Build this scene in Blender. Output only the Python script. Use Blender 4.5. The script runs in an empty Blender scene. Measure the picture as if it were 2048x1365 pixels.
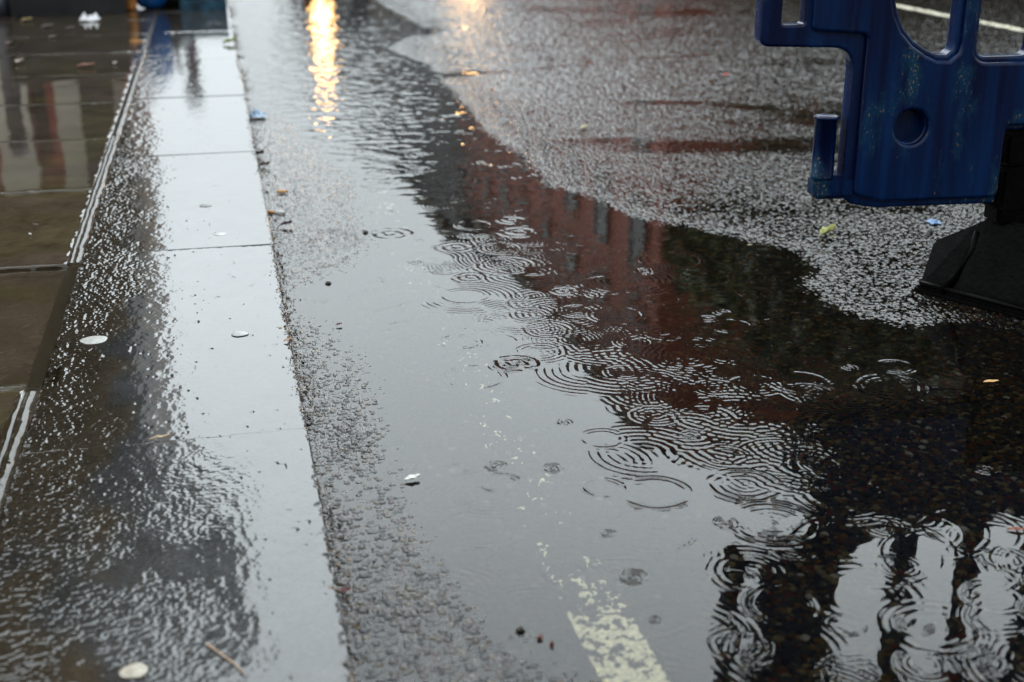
import bpy, bmesh, math, random
import numpy as np
from mathutils import Vector, Matrix
R = math.radians
rnd = random.Random(11)
sc = bpy.context.scene
COL = sc.collection

# ------------------------------------------------------------------ camera
H = 0.90                                   # camera height above the water level
PITCH, YAW = R(19.777), R(12.529)
cd = bpy.data.cameras.new('camera'); cam = bpy.data.objects.new('camera', cd); COL.objects.link(cam)
cam.location = (0, 0, H); cam.rotation_euler = (math.pi/2 - PITCH, 0, -YAW)
cd.sensor_width = 36; cd.lens = 46.0; cd.clip_start = 0.05; cd.clip_end = 2000
cd.dof.use_dof = True; cd.dof.focus_distance = 2.45; cd.dof.aperture_fstop = 3.8
sc.camera = cam
# ------------------------------------------------------------------ sky
W = bpy.data.worlds.new('World'); sc.world = W; W.use_nodes = True
nt = W.node_tree; nt.nodes.clear()
out = nt.nodes.new('ShaderNodeOutputWorld'); bg = nt.nodes.new('ShaderNodeBackground')
sky = nt.nodes.new('ShaderNodeTexSky'); sky.sky_type = 'NISHITA'; sky.sun_disc = False
SUN_EL, SUN_AZ = R(52), R(200)
sky.sun_elevation = SUN_EL; sky.sun_rotation = SUN_AZ; sky.dust_density = 4.0
tc = nt.nodes.new('ShaderNodeTexCoord'); sx = nt.nodes.new('ShaderNodeSeparateXYZ')
nt.links.new(tc.outputs['Generated'], sx.inputs[0])
cr0 = nt.nodes.new('ShaderNodeValToRGB')           # overcast street sky: brightest part-way up, zenith dimmed to weaken diffuse light
els = cr0.color_ramp.elements
for k, (p, v) in enumerate([(0.0, 1.4), (0.10, 1.7), (0.20, 2.5), (0.30, 3.6), (0.45, 5.0), (0.62, 5.2), (1.0, 1.9)]):
    e = els[k] if k < 2 else els.new(p)
    e.position = p; e.color = (v/6, v/6, v/6, 1)
nt.links.new(sx.outputs['Z'], cr0.inputs[0])
azf = nt.nodes.new('ShaderNodeMapRange')           # added falloff: sky dimmed behind the viewer so the barrier looks backlit
azf.inputs['From Min'].default_value = -0.55; azf.inputs['From Max'].default_value = 0.35
azf.inputs['To Min'].default_value = 13.0; azf.inputs['To Max'].default_value = 60.0
nt.links.new(sx.outputs['Y'], azf.inputs['Value'])
ramp = nt.nodes.new('ShaderNodeMath'); ramp.operation = 'MULTIPLY'
nt.links.new(cr0.outputs[0], ramp.inputs[0]); nt.links.new(azf.outputs[0], ramp.inputs[1])
cl = nt.nodes.new('ShaderNodeTexNoise'); cl.inputs['Scale'].default_value = 2.2; cl.inputs['Detail'].default_value = 4
nt.links.new(tc.outputs['Generated'], cl.inputs['Vector'])
clr = nt.nodes.new('ShaderNodeMapRange'); clr.inputs['To Min'].default_value = 0.84; clr.inputs['To Max'].default_value = 1.16
nt.links.new(cl.outputs['Fac'], clr.inputs['Value'])
mu = nt.nodes.new('ShaderNodeMath'); mu.operation = 'MULTIPLY'
nt.links.new(ramp.outputs[0], mu.inputs[0]); nt.links.new(clr.outputs[0], mu.inputs[1])
vm = nt.nodes.new('ShaderNodeVectorMath'); vm.operation = 'SCALE'; vm.inputs[0].default_value = (0.925, 1.01, 1.05)
nt.links.new(mu.outputs[0], vm.inputs['Scale'])
hs = nt.nodes.new('ShaderNodeHueSaturation'); hs.inputs['Saturation'].default_value = 0.25
nt.links.new(sky.outputs[0], hs.inputs['Color'])
mx = nt.nodes.new('ShaderNodeMix'); mx.data_type = 'RGBA'; mx.inputs['Factor'].default_value = 0.92
nt.links.new(hs.outputs[0], mx.inputs['A']); nt.links.new(vm.outputs[0], mx.inputs['B'])
nt.links.new(mx.outputs['Result'], bg.inputs['Color']); bg.inputs['Strength'].default_value = 0.1
nt.links.new(bg.outputs[0], out.inputs['Surface'])
# ------------------------------------------------------------------ sun behind the clouds
sl = bpy.data.lights.new('sun', 'SUN'); sl.energy = 0.5; sl.angle = R(60); sl.color = (1, 0.97, 0.93)
so = bpy.data.objects.new('sun', sl); COL.objects.link(so); so.location = (0, -5, 20)
_d = Vector((math.cos(SUN_EL)*math.sin(SUN_AZ), math.cos(SUN_EL)*math.cos(SUN_AZ), math.sin(SUN_EL)))
so.rotation_euler = _d.to_track_quat('Z', 'Y').to_euler()
sc.view_settings.view_transform = 'Standard'; sc.view_settings.look = 'None'
sc.view_settings.exposure = 0.0; sc.view_settings.gamma = 1.0
sc.cycles.use_denoising = True
sc.cycles.max_bounces = 8; sc.cycles.transparent_max_bounces = 12
sc.cycles.sample_clamp_indirect = 12.0

# ------------------------------------------------------------------ measuring helpers (survey of the place)
F = 2617.0
_fw = np.array([math.sin(YAW)*math.cos(PITCH), math.cos(YAW)*math.cos(PITCH), -math.sin(PITCH)])
_rt = np.array([math.cos(YAW), -math.sin(YAW), 0.0]); _up = np.cross(_rt, _fw)
def ray(x, y): return _fw + _rt*(x-1024)/F + _up*(682.5-y)/F
def gp(x, y, z=0.0):
    v = ray(x, y); t = (z-H)/v[2]; return v*t + np.array([0, 0, H])
def mir(x, y, Y):
    v = ray(x, y); t = Y/v[1]; return t*v[0], -t*v[2]-H
def scale_at(x, y, z=0.0):                    # metres per survey unit at a ground point
    return (gp(x, y, z)-np.array([0, 0, H])) @ _fw / F

# ------------------------------------------------------------------ noise
def hsh(ix, iy, seed):
    ix = ix.astype(np.int64); iy = iy.astype(np.int64)
    h = (ix*374761393 + iy*668265263 + seed*974634777) & 0xFFFFFFFF
    h = ((h ^ (h >> 13))*1274126177) & 0xFFFFFFFF
    h = ((h ^ (h >> 16))*2246822519) & 0xFFFFFFFF
    h = h ^ (h >> 15)
    return ((h & 0xFFFFFF)/float(0x1000000)).astype(np.float32)
def vnoise(x, y, seed):
    fx = np.floor(x); fy = np.floor(y); tx = (x-fx); ty = (y-fy)
    tx = tx*tx*(3-2*tx); ty = ty*ty*(3-2*ty)
    a = hsh(fx, fy, seed); b = hsh(fx+1, fy, seed); c = hsh(fx, fy+1, seed); d = hsh(fx+1, fy+1, seed)
    return (a+(b-a)*tx)*(1-ty) + (c+(d-c)*tx)*ty
def fbm(x, y, seed, octv=3):
    s = 0; a = 0.5; n = 0
    for k in range(octv):
        s = s + a*vnoise(x, y, seed+k*7); n += a; a *= 0.5; x = x*2.03+13.7; y = y*2.03+5.1
    return s/n - 0.5
def sstep(a, b, x):
    t = np.clip((x-a)/(b-a), 0, 1); return t*t*(3-2*t)
def cells(x, y, s, seed):
    """rounded chippings: height 0..1 and a random id per stone"""
    gx = np.floor(x/s); gy = np.floor(y/s)
    best = np.full(x.shape, -1.0, np.float32); idn = np.zeros(x.shape, np.float32)
    for dx in (-1, 0, 1):
        for dy in (-1, 0, 1):
            cx = gx+dx; cy = gy+dy
            h1 = hsh(cx, cy, seed); h2 = hsh(cx, cy, seed+1); h3 = hsh(cx, cy, seed+2)
            px = (cx+0.5+(h1-0.5)*0.8)*s - x; py = (cy+0.5+(h2-0.5)*0.8)*s - y
            ang = h1*6.283; ca = np.cos(ang); sa = np.sin(ang)
            qx = (px*ca+py*sa)*(0.85+0.35*h2); qy = (-px*sa+py*ca)*(1.2-0.3*h2)
            r = s*(0.44+0.30*h3)
            d = np.sqrt(qx*qx+qy*qy)/r
            hh = (0.45+0.55*h2)*(1-0.9*(0.35*d*d+0.65*d**5)) + (qx*(h1-0.5)+qy*(h3-0.5))/s*0.55
            m = hh > best
            best = np.where(m, hh, best); idn = np.where(m, h3*0.37+h1*0.63, idn)
    return np.maximum(best, -0.4), idn

# ------------------------------------------------------------------ object helpers
def link(name, me, mat=None, parent=None):
    o = bpy.data.objects.new(name, me); COL.objects.link(o)
    if mat: me.materials.append(mat)
    if parent: o.parent = parent
    return o
def tag(o, label, cat, group=None):
    o['label'] = label; o['category'] = cat
    if group: o['group'] = group
    return o
def struct(o): o['kind'] = 'structure'; return o
def empty(name, loc, rz=0.0):
    o = bpy.data.objects.new(name, None); COL.objects.link(o); o.location = loc; o.rotation_euler = (0, 0, rz)
    o.empty_display_size = 0.1; return o
def grid_mesh(name, X, Y, Z, mask=None):
    r, c = X.shape
    co = np.stack([X, Y, Z], -1).reshape(-1, 3).astype(np.float32)
    i = np.arange(r*c, dtype=np.int32).reshape(r, c)
    q = np.stack([i[:-1, :-1], i[:-1, 1:], i[1:, 1:], i[1:, :-1]], -1).reshape(-1, 4)
    used = None
    if mask is not None:
        q = q[mask.reshape(-1)]
        used = np.zeros(r*c, bool); used[q.ravel()] = True
        re = np.cumsum(used).astype(np.int32)-1
        co = co[used]; q = re[q]
    me = bpy.data.meshes.new(name)
    me.vertices.add(len(co)); me.vertices.foreach_set('co', co.ravel())
    me.loops.add(q.size); me.loops.foreach_set('vertex_index', q.ravel().astype(np.int32))
    me.polygons.add(len(q)); me.polygons.foreach_set('loop_start', np.arange(0, q.size, 4, dtype=np.int32))
    me.update(calc_edges=True); me.polygons.foreach_set('use_smooth', np.ones(len(q), bool))
    return me, used
def bm_obj(name, bm, mat, parent=None, smooth=False):
    me = bpy.data.meshes.new(name); bmesh.ops.recalc_face_normals(bm, faces=bm.faces); bm.to_mesh(me); bm.free()
    if smooth: me.polygons.foreach_set('use_smooth', np.ones(len(me.polygons), bool))
    return link(name, me, mat, parent)
def add_box(bm, x0, x1, y0, y1, z0, z1, bev=0.0):
    r = bmesh.ops.create_cube(bm, size=1.0, matrix=Matrix.Translation(((x0+x1)/2, (y0+y1)/2, (z0+z1)/2)) @ Matrix.Diagonal((x1-x0, y1-y0, z1-z0, 1)))
    if bev > 0:
        ed = list({e for v in r['verts'] for e in v.link_edges})
        bmesh.ops.bevel(bm, geom=ed, offset=bev, segments=2, affect='EDGES')
def box_obj(name, b, mat, parent=None, bev=0.0):
    bm = bmesh.new(); add_box(bm, *b, bev); return bm_obj(name, bm, mat, parent)
def add_tube(bm, pts, rad, n=10, cap=True):
    pts = [Vector(p) for p in pts]; rings = []
    for k, p in enumerate(pts):
        t = (pts[min(k+1, len(pts)-1)]-pts[max(k-1, 0)]).normalized()
        a = t.cross(Vector((0, 0, 1)) if abs(t.z) < 0.9 else Vector((1, 0, 0))).normalized(); b = t.cross(a)
        rr = rad[k] if isinstance(rad, (list, tuple)) else rad
        rings.append([bm.verts.new(p+(a*math.cos(2*math.pi*j/n)+b*math.sin(2*math.pi*j/n))*rr) for j in range(n)])
    for A, B in zip(rings, rings[1:]):
        for j in range(n): bm.faces.new((A[j], A[(j+1) % n], B[(j+1) % n], B[j]))
    if cap: bm.faces.new(rings[0][::-1]); bm.faces.new(rings[-1])
def add_lathe(bm, prof, n=24, org=(0, 0, 0)):
    rings = []
    for r, z in prof:
        rings.append([bm.verts.new((org[0]+max(r, 1e-4)*math.cos(2*math.pi*j/n), org[1]+max(r, 1e-4)*math.sin(2*math.pi*j/n), org[2]+z)) for j in range(n)])
    for A, B in zip(rings, rings[1:]):
        for j in range(n): bm.faces.new((A[j], A[(j+1) % n], B[(j+1) % n], B[j]))
    bm.faces.new(rings[0][::-1]); bm.faces.new(rings[-1])

# ------------------------------------------------------------------ materials
def mat(name, col=(0.5, 0.5, 0.5), rough=0.5, metal=0.0, spec=0.5, noise=0.0, nscale=20.0, bump=0.0, bscale=60.0, coat=0.0, emit=None, estr=0.0, col2=None, stretch=None):
    m = bpy.data.materials.new(name); m.use_nodes = True; t = m.node_tree; b = t.nodes['Principled BSDF']
    b.inputs['Base Color'].default_value = (*col, 1); b.inputs['Roughness'].default_value = rough
    b.inputs['Metallic'].default_value = metal; b.inputs['Specular IOR Level'].default_value = spec
    b.inputs['Coat Weight'].default_value = coat; b.inputs['Coat Roughness'].default_value = 0.05
    c = t.nodes.new('ShaderNodeTexCoord'); vec = c.outputs['Object']
    if stretch:
        mp = t.nodes.new('ShaderNodeMapping'); mp.inputs['Scale'].default_value = stretch
        t.links.new(vec, mp.inputs['Vector']); vec = mp.outputs[0]
    if noise > 0 or col2:
        n = t.nodes.new('ShaderNodeTexNoise'); n.inputs['Scale'].default_value = nscale; n.inputs['Detail'].default_value = 6
        t.links.new(vec, n.inputs['Vector'])
        r = t.nodes.new('ShaderNodeValToRGB'); r.color_ramp.elements[0].position = 0.35; r.color_ramp.elements[1].position = 0.65
        a = col if col2 else tuple(x*(1-noise) for x in col); bb = col2 if col2 else tuple(min(1, x*(1+noise)) for x in col)
        r.color_ramp.elements[0].color = (*a, 1); r.color_ramp.elements[1].color = (*bb, 1)
        t.links.new(n.outputs['Fac'], r.inputs[0]); t.links.new(r.outputs[0], b.inputs['Base Color'])
    if bump > 0:
        n = t.nodes.new('ShaderNodeTexNoise'); n.inputs['Scale'].default_value = bscale; n.inputs['Detail'].default_value = 4
        t.links.new(vec, n.inputs['Vector'])
        bp = t.nodes.new('ShaderNodeBump'); bp.inputs['Strength'].default_value = bump; bp.inputs['Distance'].default_value = 0.01
        t.links.new(n.outputs['Fac'], bp.inputs['Height']); t.links.new(bp.outputs[0], b.inputs['Normal'])
    if emit:
        b.inputs['Emission Color'].default_value = (*emit, 1); b.inputs['Emission Strength'].default_value = estr
    return m

def attr_mat(name, attr, rough, spec=0.5, wetcut=None, bump=0.0, bscale=400.0):
    m = mat(name, rough=rough, spec=spec, bump=bump, bscale=bscale); t = m.node_tree; b = t.nodes['Principled BSDF']
    a = t.nodes.new('ShaderNodeAttribute'); a.attribute_name = attr
    t.links.new(a.outputs['Color'], b.inputs['Base Color'])
    if wetcut is not None:                      # a stone under water has no air boundary to mirror in
        g = t.nodes.new('ShaderNodeNewGeometry'); s = t.nodes.new('ShaderNodeSeparateXYZ')
        t.links.new(g.outputs['Position'], s.inputs[0])
        mr = t.nodes.new('ShaderNodeMapRange'); mr.inputs['From Min'].default_value = wetcut-0.0003; mr.inputs['From Max'].default_value = wetcut+0.0002
        mr.inputs['To Min'].default_value = 0.0; mr.inputs['To Max'].default_value = spec
        t.links.new(s.outputs['Z'], mr.inputs['Value']); t.links.new(mr.outputs[0], b.inputs['Specular IOR Level'])
    return m

def water_mat(name, ior=1.40, tint=(0.93, 0.93, 0.90)):
    m = bpy.data.materials.new(name); m.use_nodes = True; t = m.node_tree; t.nodes.clear()
    o = t.nodes.new('ShaderNodeOutputMaterial'); mi = t.nodes.new('ShaderNodeMixShader')
    tr = t.nodes.new('ShaderNodeBsdfTransparent'); tr.inputs[0].default_value = (*tint, 1)
    gl = t.nodes.new('ShaderNodeBsdfGlossy'); gl.inputs['Roughness'].default_value = 0.012
    fr = t.nodes.new('ShaderNodeFresnel'); fr.inputs['IOR'].default_value = ior
    t.links.new(fr.outputs[0], mi.inputs[0]); t.links.new(tr.outputs[0], mi.inputs[1]); t.links.new(gl.outputs[0], mi.inputs[2])
    t.links.new(mi.outputs[0], o.inputs['Surface'])
    return m

M = {}
M['asphalt'] = attr_mat('wet_asphalt', 'stone', 0.12, 0.40, wetcut=0.0, bump=0.10, bscale=450)
M['water'] = water_mat('rain_water')
M['granite'] = attr_mat('wet_granite', 'stone', 0.07, 0.45)
M['slab'] = attr_mat('wet_paving', 'stone', 0.05, 0.6)
M['yellow'] = mat('worn_yellow_paint', (0.34, 0.315, 0.20), 0.4, noise=0.35, nscale=180, spec=0.3)
M['white'] = mat('worn_white_paint', (0.72, 0.68, 0.52), 0.4, noise=0.2, nscale=60)
M['mortar'] = mat('dark_mortar', (0.045, 0.036, 0.024), 0.25, noise=0.5, nscale=200)

# ================================================================== GROUND SHEET
KX = 0.098; KL = -0.339
me = bpy.data.meshes.new('ground'); me.from_pydata([(-400, -300, -0.14), (400, -300, -0.14), (400, 700, -0.14), (-400, 700, -0.14)], [], [(0, 1, 2, 3)])
struct(link('ground', me, mat('earth', (0.05, 0.05, 0.045), 0.8, noise=0.3, nscale=3)))

# ================================================================== ROAD
def rows_near(y0=0.98, y1=11.2, k=0.0014, e=1.45):
    ys = [y0]
    while ys[-1] < y1: ys.append(ys[-1] + min(max(k*(max(ys[-1], 1.3)/1.5)**e, 0.0012), 0.006))
    return np.array(ys)
NY = rows_near()
NC = 1250
def fan(ys, left, ncol, pad=0.36, right=True):
    s = np.linspace(0, 1, ncol)[None, :]
    w = (0.64*np.minimum(ys, 11.2)+pad-left)[:, None]
    return (left+s*w), np.repeat(ys[:, None], ncol, 1)

PUD = [(462, -60), (470, 60), (480, 140), (497, 222), (560, 232), (600, 262), (650, 305), (705, 345), (728, 400), (748, 480), (712, 535), (655, 566), (565, 588),
       (572, 628), (655, 648), (722, 690), (764, 750), (768, 830), (790, 930), (850, 1060), (915, 1170), (1000, 1255), (1110, 1310), (1200, 1350), (1240, 1440), (1260, 1560),
       (2700, 1560), (2700, 720), (2200, 700), (2048, 668), (1960, 640), (1900, 648), (1800, 655), (1700, 632), (1640, 600), (1602, 570), (1622, 540), (1590, 505), (1500, 482),
       (1400, 462), (1270, 440), (1190, 405), (1080, 368), (1040, 315), (965, 265), (930, 220), (850, 130), (770, 98), (835, 50), (760, 10), (700, -40), (600, -90)]
PUDW = np.array([gp(*p)[:2] for p in PUD])
def poly_sd(x, y, P):
    best = np.full(x.shape, 1e9, np.float32); ins = np.zeros(x.shape, bool)
    n = len(P)
    for i in range(n):
        ax, ay = P[i]; bx, by = P[(i+1) % n]; ex, ey = bx-ax, by-ay
        t = np.clip(((x-ax)*ex+(y-ay)*ey)/(ex*ex+ey*ey), 0, 1)
        dd = (x-ax-t*ex)**2+(y-ay-t*ey)**2
        best = np.minimum(best, dd)
        c = ((ay > y) != (by > y)) & (x < ex*(y-ay)/(ey if abs(ey) > 1e-9 else 1e-9)+ax)
        ins ^= c
    d = np.sqrt(best); return np.where(ins, -d, d)
SEAMS = [([(880, 152), (1030, 142), (1250, 118), (1420, 108)], 0.07, 2.4), ([(1275, 205), (1420, 206), (1520, 216)], 0.06, 2.6), ([(1060, 8), (1110, 24), (1300, 26), (1560, 20)], 0.12, 2.4),
         ([(1380, 140), (1500, 146)], 0.05, 1.6), ([(1150, 70), (1250, 84)], 0.06, 1.5), ([(1570, 190), (1680, 210)], 0.06, 1.4), ([(1700, 100), (1990, 90)], 0.08, 1.2), ([(690, 66), (800, 62)], 0.2, 4)]
def road_z(X, Y):
    x = X.astype(np.float32); y = Y.astype(np.float32)
    wx = x + 0.03*fbm(x*9, y*5, 3, 3); wy = y + 0.07*fbm(x*7+40, y*4, 4, 3)
    wx = wx + 0.022*fbm(x*38, y*24, 5, 2); wy = wy + 0.045*fbm(x*30+7, y*20, 6, 2)
    sd = poly_sd(wx, wy, PUDW)
    sd = sd/np.clip(0.55+0.22*y, 0.6, 1.3)
    base = -7.0 + 5.7*sstep(-0.07, 0.05, sd) + 0.35*sstep(0.03, 0.5, sd)*sstep(0.5, 1.2, x)
    # the strip along the kerb stays flooded between its chippings
    strip = (1-sstep(0.25, 0.6, x))*(1-sstep(4.0, 6.0, y))
    base -= strip*sstep(-0.02, 0.02, sd)*(0.6+2.2*(fbm(x*12, y*6, 9, 2)+0.12))
    base += 1.2*fbm(x*2.2, y*1.2, 21, 3)*sstep(0.0, 0.3, sd)
    base -= 2.3*sstep(0.03, 0.26, fbm(x*1.3+3, y*2.1, 23, 3))*sstep(0.05, 0.3, sd)*sstep(0.6, 1.2, x)
    base -= 1.0*sstep(0.6, 1.2, x)*sstep(0.0, 0.1, sd)
    base += 1.9*sstep(3.6, 6.0, y)*sstep(0.05, 0.3, sd)*sstep(0.5, 1.0, x)
    for pts, wd, dep in SEAMS:
        P = np.array([gp(*p)[:2] for p in pts]); best = np.full(x.shape, 1e9, np.float32)
        for a, b in zip(P[:-1], P[1:]):
            ex, ey = b-a; t = np.clip(((wx-a[0])*ex+(wy-a[1])*ey)/(ex*ex+ey*ey), 0, 1)
            best = np.minimum(best, (wx-a[0]-t*ex)**2+(wy-a[1]-t*ey)**2)
        base -= dep*np.exp(-best/(wd*wd))
    qx = x + 0.0022*fbm(x*260, y*260, 31, 2); qy = y + 0.0022*fbm(x*260+9, y*260+3, 37, 2)
    a, ia = cells(qx, qy, 0.0112, 100); b, ib = cells(qx+3.3, qy+1.7, 0.0062, 200)
    za = 4.5*a; zb = 2.7*b
    z = np.maximum(za, zb); ids = np.where(za > zb, ia, ib); gap = z < 0.15
    z = z + 0.35*fbm(x*900, y*900, 51, 2)
    coarse = sstep(3.8, 6.0, y)*sstep(0.02, 0.2, sd)          # the older surface up the road is more open textured
    z = z + coarse*(4.6*fbm(x*48, y*34, 53, 2) + 2.6*fbm(x*105, y*80, 57, 1))
    fade = sstep(11.4, 11.1, y)*sstep(0.9, 1.0, y)
    return base, z, ids, gap, fade
def stone_colors(ids, gap, X, Y):
    r = np.full(ids.shape+(4,), 1.0, np.float32)
    pal = np.array([[.016, .016, .017], [.022, .021, .021], [.030, .028, .027], [.012, .012, .013], [.045, .030, .018], [.020, .020, .022], [.075, .045, .018], [.034, .036, .022], [.060, .022, .014], [.11, .085, .045], [.026, .024, .024], [.018, .017, .018]], np.float32)
    k = np.minimum((ids*37.77 % 1.0)*len(pal), len(pal)-1).astype(int)
    c = pal[k]
    pale = (ids*91.7 % 1.0) > 0.985
    c = np.where(pale[..., None], np.array([.22, .20, .17], np.float32), c)
    c = c*(0.20+0.17*(vnoise(X*500, Y*500, 77)))[..., None]
    c = np.where(gap[..., None], c*0.45, c)
    r[..., :3] = c; return r
def add_attr(me, col, used=None):
    c = col.reshape(-1, 4)
    if used is not None: c = c[used]
    a = me.color_attributes.new('stone', 'FLOAT_COLOR', 'POINT'); a.data.foreach_set('color', c.astype(np.float32).ravel())

ys = np.concatenate([[-60, -20, -6, -2, 0, .6], NY, [12, 14, 18, 25, 40, 70, 120, 260]])
X, Y = fan(ys, KX+0.004, NC)
ext = np.array([0.4, 1.2, 3, 6, 9.2])[None, :]
inner = (Y[:, -1] > 0.7) & (Y[:, -1] < 11.3)
tail = X[:, -1:] + (np.maximum(12.5-X[:, -1:], 1.0))*(ext/9.2)
X = np.concatenate([X, tail], 1); Y = np.concatenate([Y, np.repeat(ys[:, None], 5, 1)], 1)
base, st, ids, gap, fade = road_z(X, Y)
fade = fade*np.concatenate([np.ones((len(ys), NC)), np.zeros((len(ys), 5))], 1)
RZ = (base*np.where(fade > 0, 1, 0.0) + st*fade + (1-fade)*0.8)*0.001
rc = stone_colors(ids, gap, X, Y)
rc[fade == 0, :3] = 0.010
me, _ = grid_mesh('road', X, Y, RZ); add_attr(me, rc)
road = struct(link('road', me, M['asphalt']))
# painted lines lie on the chippings as thin worn sheets
def paint(name, lo, hi, wear, m, lift=0.0009):
    inside = (X > lo) & (X < hi) & (fade > 0)
    keep = 0.55*fbm(X*40, Y*40, 61, 3) + 0.6*fbm(X*110, Y*110, 63, 2) + 0.45*fbm(X*320, Y*320, 67, 2) + 0.05*(st-1.2) > wear(X, Y)
    v = inside & keep
    f = v[:-1, :-1] & v[1:, :-1] & v[:-1, 1:] & v[1:, 1:]
    me, u = grid_mesh(name, X, Y, RZ+lift, f)
    return struct(link(name, me, m))
paint('yellow_line', 0.388, 0.470, lambda x, y: -0.05+0.33*sstep(1.30, 1.60, y)-0.08*sstep(2.6, 3.2, y)+0.06*sstep(3.6, 4.2, y), M['yellow'])
paint('white_line', 4.66, 4.755, lambda x, y: -0.2+0*x, M['white'])

# ================================================================== RAIN WATER ON THE ROAD
RINGS = [(1490, 970, 72, 'm'), (1545, 1045, 95, 'm'), (1450, 1047, 24, 't'), (1780, 772, 68, 'm'), (1790, 733, 40, 'm'), (1615, 785, 52, 'm'), (1600, 765, 62, 's'), (1510, 770, 55, 'm'), (1430, 775, 45, 'm'),
 (1412, 835, 62, 'm'), (1310, 830, 50, 'm'), (1250, 745, 42, 'm'), (1265, 685, 38, 'm'), (1080, 705, 50, 'm'), (1030, 728, 42, 't'), (920, 685, 42, 'm'), (950, 755, 62, 's'), (1095, 660, 50, 'm'),
 (1060, 630, 42, 'm'), (1155, 622, 40, 'm'), (1060, 592, 32, 'm'), (1130, 582, 26, 't'), (1190, 590, 18, 't'), (1230, 630, 55, 's'), (1215, 570, 60, 's'), (1330, 600, 30, 's'), (1290, 542, 20, 't'),
 (1365, 507, 26, 'm'), (1340, 520, 62, 's'), (1510, 585, 36, 's'), (1495, 553, 38, 's'), (1445, 625, 18, 't'), (1417, 637, 19, 't'), (1520, 655, 27, 's'), (1462, 652, 42, 's'), (1537, 642, 11, 't'), (1510, 512, 14, 't'),
 (890, 540, 35, 'm'), (940, 555, 28, 't'), (1010, 530, 60, 'm'), (930, 592, 48, 's'), (760, 598, 62, 's'), (760, 597, 24, 's'), (718, 568, 25, 's'), (790, 567, 27, 's'), (765, 560, 15, 't'), (640, 603, 16, 't'), (785, 632, 48, 's'),
 (795, 668, 35, 's'), (790, 715, 26, 's'), (811, 741, 11, 't'), (985, 480, 40, 'm'), (1000, 497, 42, 'm'), (1058, 428, 38, 'm'), (1140, 480, 32, 's'), (1160, 500, 32, 's'), (1210, 505, 19, 's'), (1205, 877, 45, 's'),
 (1128, 845, 15, 't'), (1380, 868, 20, 't'), (915, 937, 22, 's'), (990, 933, 22, 't'), (1105, 937, 20, 't'), (998, 966, 42, 's'), (1207, 976, 42, 's'), (1310, 985, 72, 's'), (1216, 1068, 15, 't'), (1265, 1155, 28, 't'),
 (965, 1105, 24, 's'), (1774, 1053, 46, 'm'), (1796, 1133, 46, 'm'), (1830, 1253, 34, 'm'), (1585, 1097, 52, 'm'), (1476, 1290, 62, 'm'), (1985, 1195, 60, 's'), (1970, 940, 20, 't'), (2030, 800, 42, 's'), (1900, 800, 60, 's'),
 (1700, 735, 16, 't'), (1308, 1240, 12, 't'), (1640, 930, 40, 'm'), (1630, 965, 30, 's'), (1690, 1250, 40, 's'), (1850, 1330, 60, 'm'), (1960, 1320, 50, 'm'), (1700, 1340, 50, 'm'), (760, 240, 60, 's'), (810, 238, 34, 's'), (1560, 1210, 70, 's'), (2010, 1120, 50, 'm')]
WX, WY = fan(NY, KX+0.006, NC)
WZ = np.zeros(WX.shape, np.float32)
def ring(Xg, Yg, Zg, cx, cy, r, kind, slope):
    r0 = np.searchsorted(Yg[:, 0], cy-r*1.35-0.015); r1 = np.searchsorted(Yg[:, 0], cy+r*1.35+0.015)
    if r1-r0 < 2: return
    xs = Xg[r0:r1]; y2 = Yg[r0:r1]
    d = np.sqrt((xs-cx)**2+(y2-cy)**2)
    lam = {'m': min(max(r/3.6, 0.0085), 0.017), 's': min(max(r/3.2, 0.008), 0.013), 't': max(r/1.7, 0.0075), 'w': 0.009+0.008*((r*977) % 1.0)}[kind]
    amp = slope*lam/6.283
    ph = np.cos(6.283*(d-r)/lam*(1+0.25*(1-d/r)*(kind == 'm')))
    ang = np.arctan2(y2-cy, xs-cx); br = np.maximum(0.62+0.45*np.sin(ang*2+cx*50)+0.30*np.sin(ang*5+cy*70)+0.2*np.sin(ang*9+cx*90), 0.0)
    if kind == 'm': env = np.where(d < r, np.exp(-(r-d)/(0.42*r)), np.exp(-((d-r)/(0.45*lam))**2))
    elif kind == 'w': env = np.exp(-((d-r*0.75)/(0.30*r))**2)
    elif kind == 's': env = np.where(d < r, np.exp(-((d-r)/(0.75*lam))**2), np.exp(-((d-r)/(0.45*lam))**2))
    else: env = np.where(d < r, 1.0, np.exp(-((d-r)/(0.4*lam))**2))
    Zg[r0:r1] += (amp*ph*env*br).astype(np.float32)
for (px, py, pr, kd) in RINGS:
    c = gp(px, py); s = scale_at(px, py)
    calm = 0.75 if px < 860 else 1.0
    ring(WX, WY, WZ, c[0], c[1], pr*s, kd, {'m': 0.17, 's': 0.18, 't': 0.34}[kd]*calm*(0.5 if py > 1035 and px > 1400 else 1.0))
for k in range(190):                                # older, spreading rings that cross each other
    px = rnd.uniform(860, 1700); py = rnd.uniform(390, 1010)
    if px > 1330 and py < 690: continue
    u = (py-430)-0.50*(px-860)
    if u < -150 or u > 190: continue
    c = gp(px, py); r = rnd.uniform(0.035, 0.13)
    ring(WX, WY, WZ, c[0], c[1], r, 'w', rnd.uniform(0.030, 0.072))
for k in range(46):                                 # fresh small drops further back
    py = rnd.uniform(215, 560); px = rnd.uniform(690, 960)+(py-215)*0.9*rnd.random()
    c = gp(px, py); ring(WX, WY, WZ, c[0], c[1], rnd.uniform(0.012, 0.04)*(1+0.12*c[1]), rnd.choice('sst'), rnd.uniform(0.10, 0.22))
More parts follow.
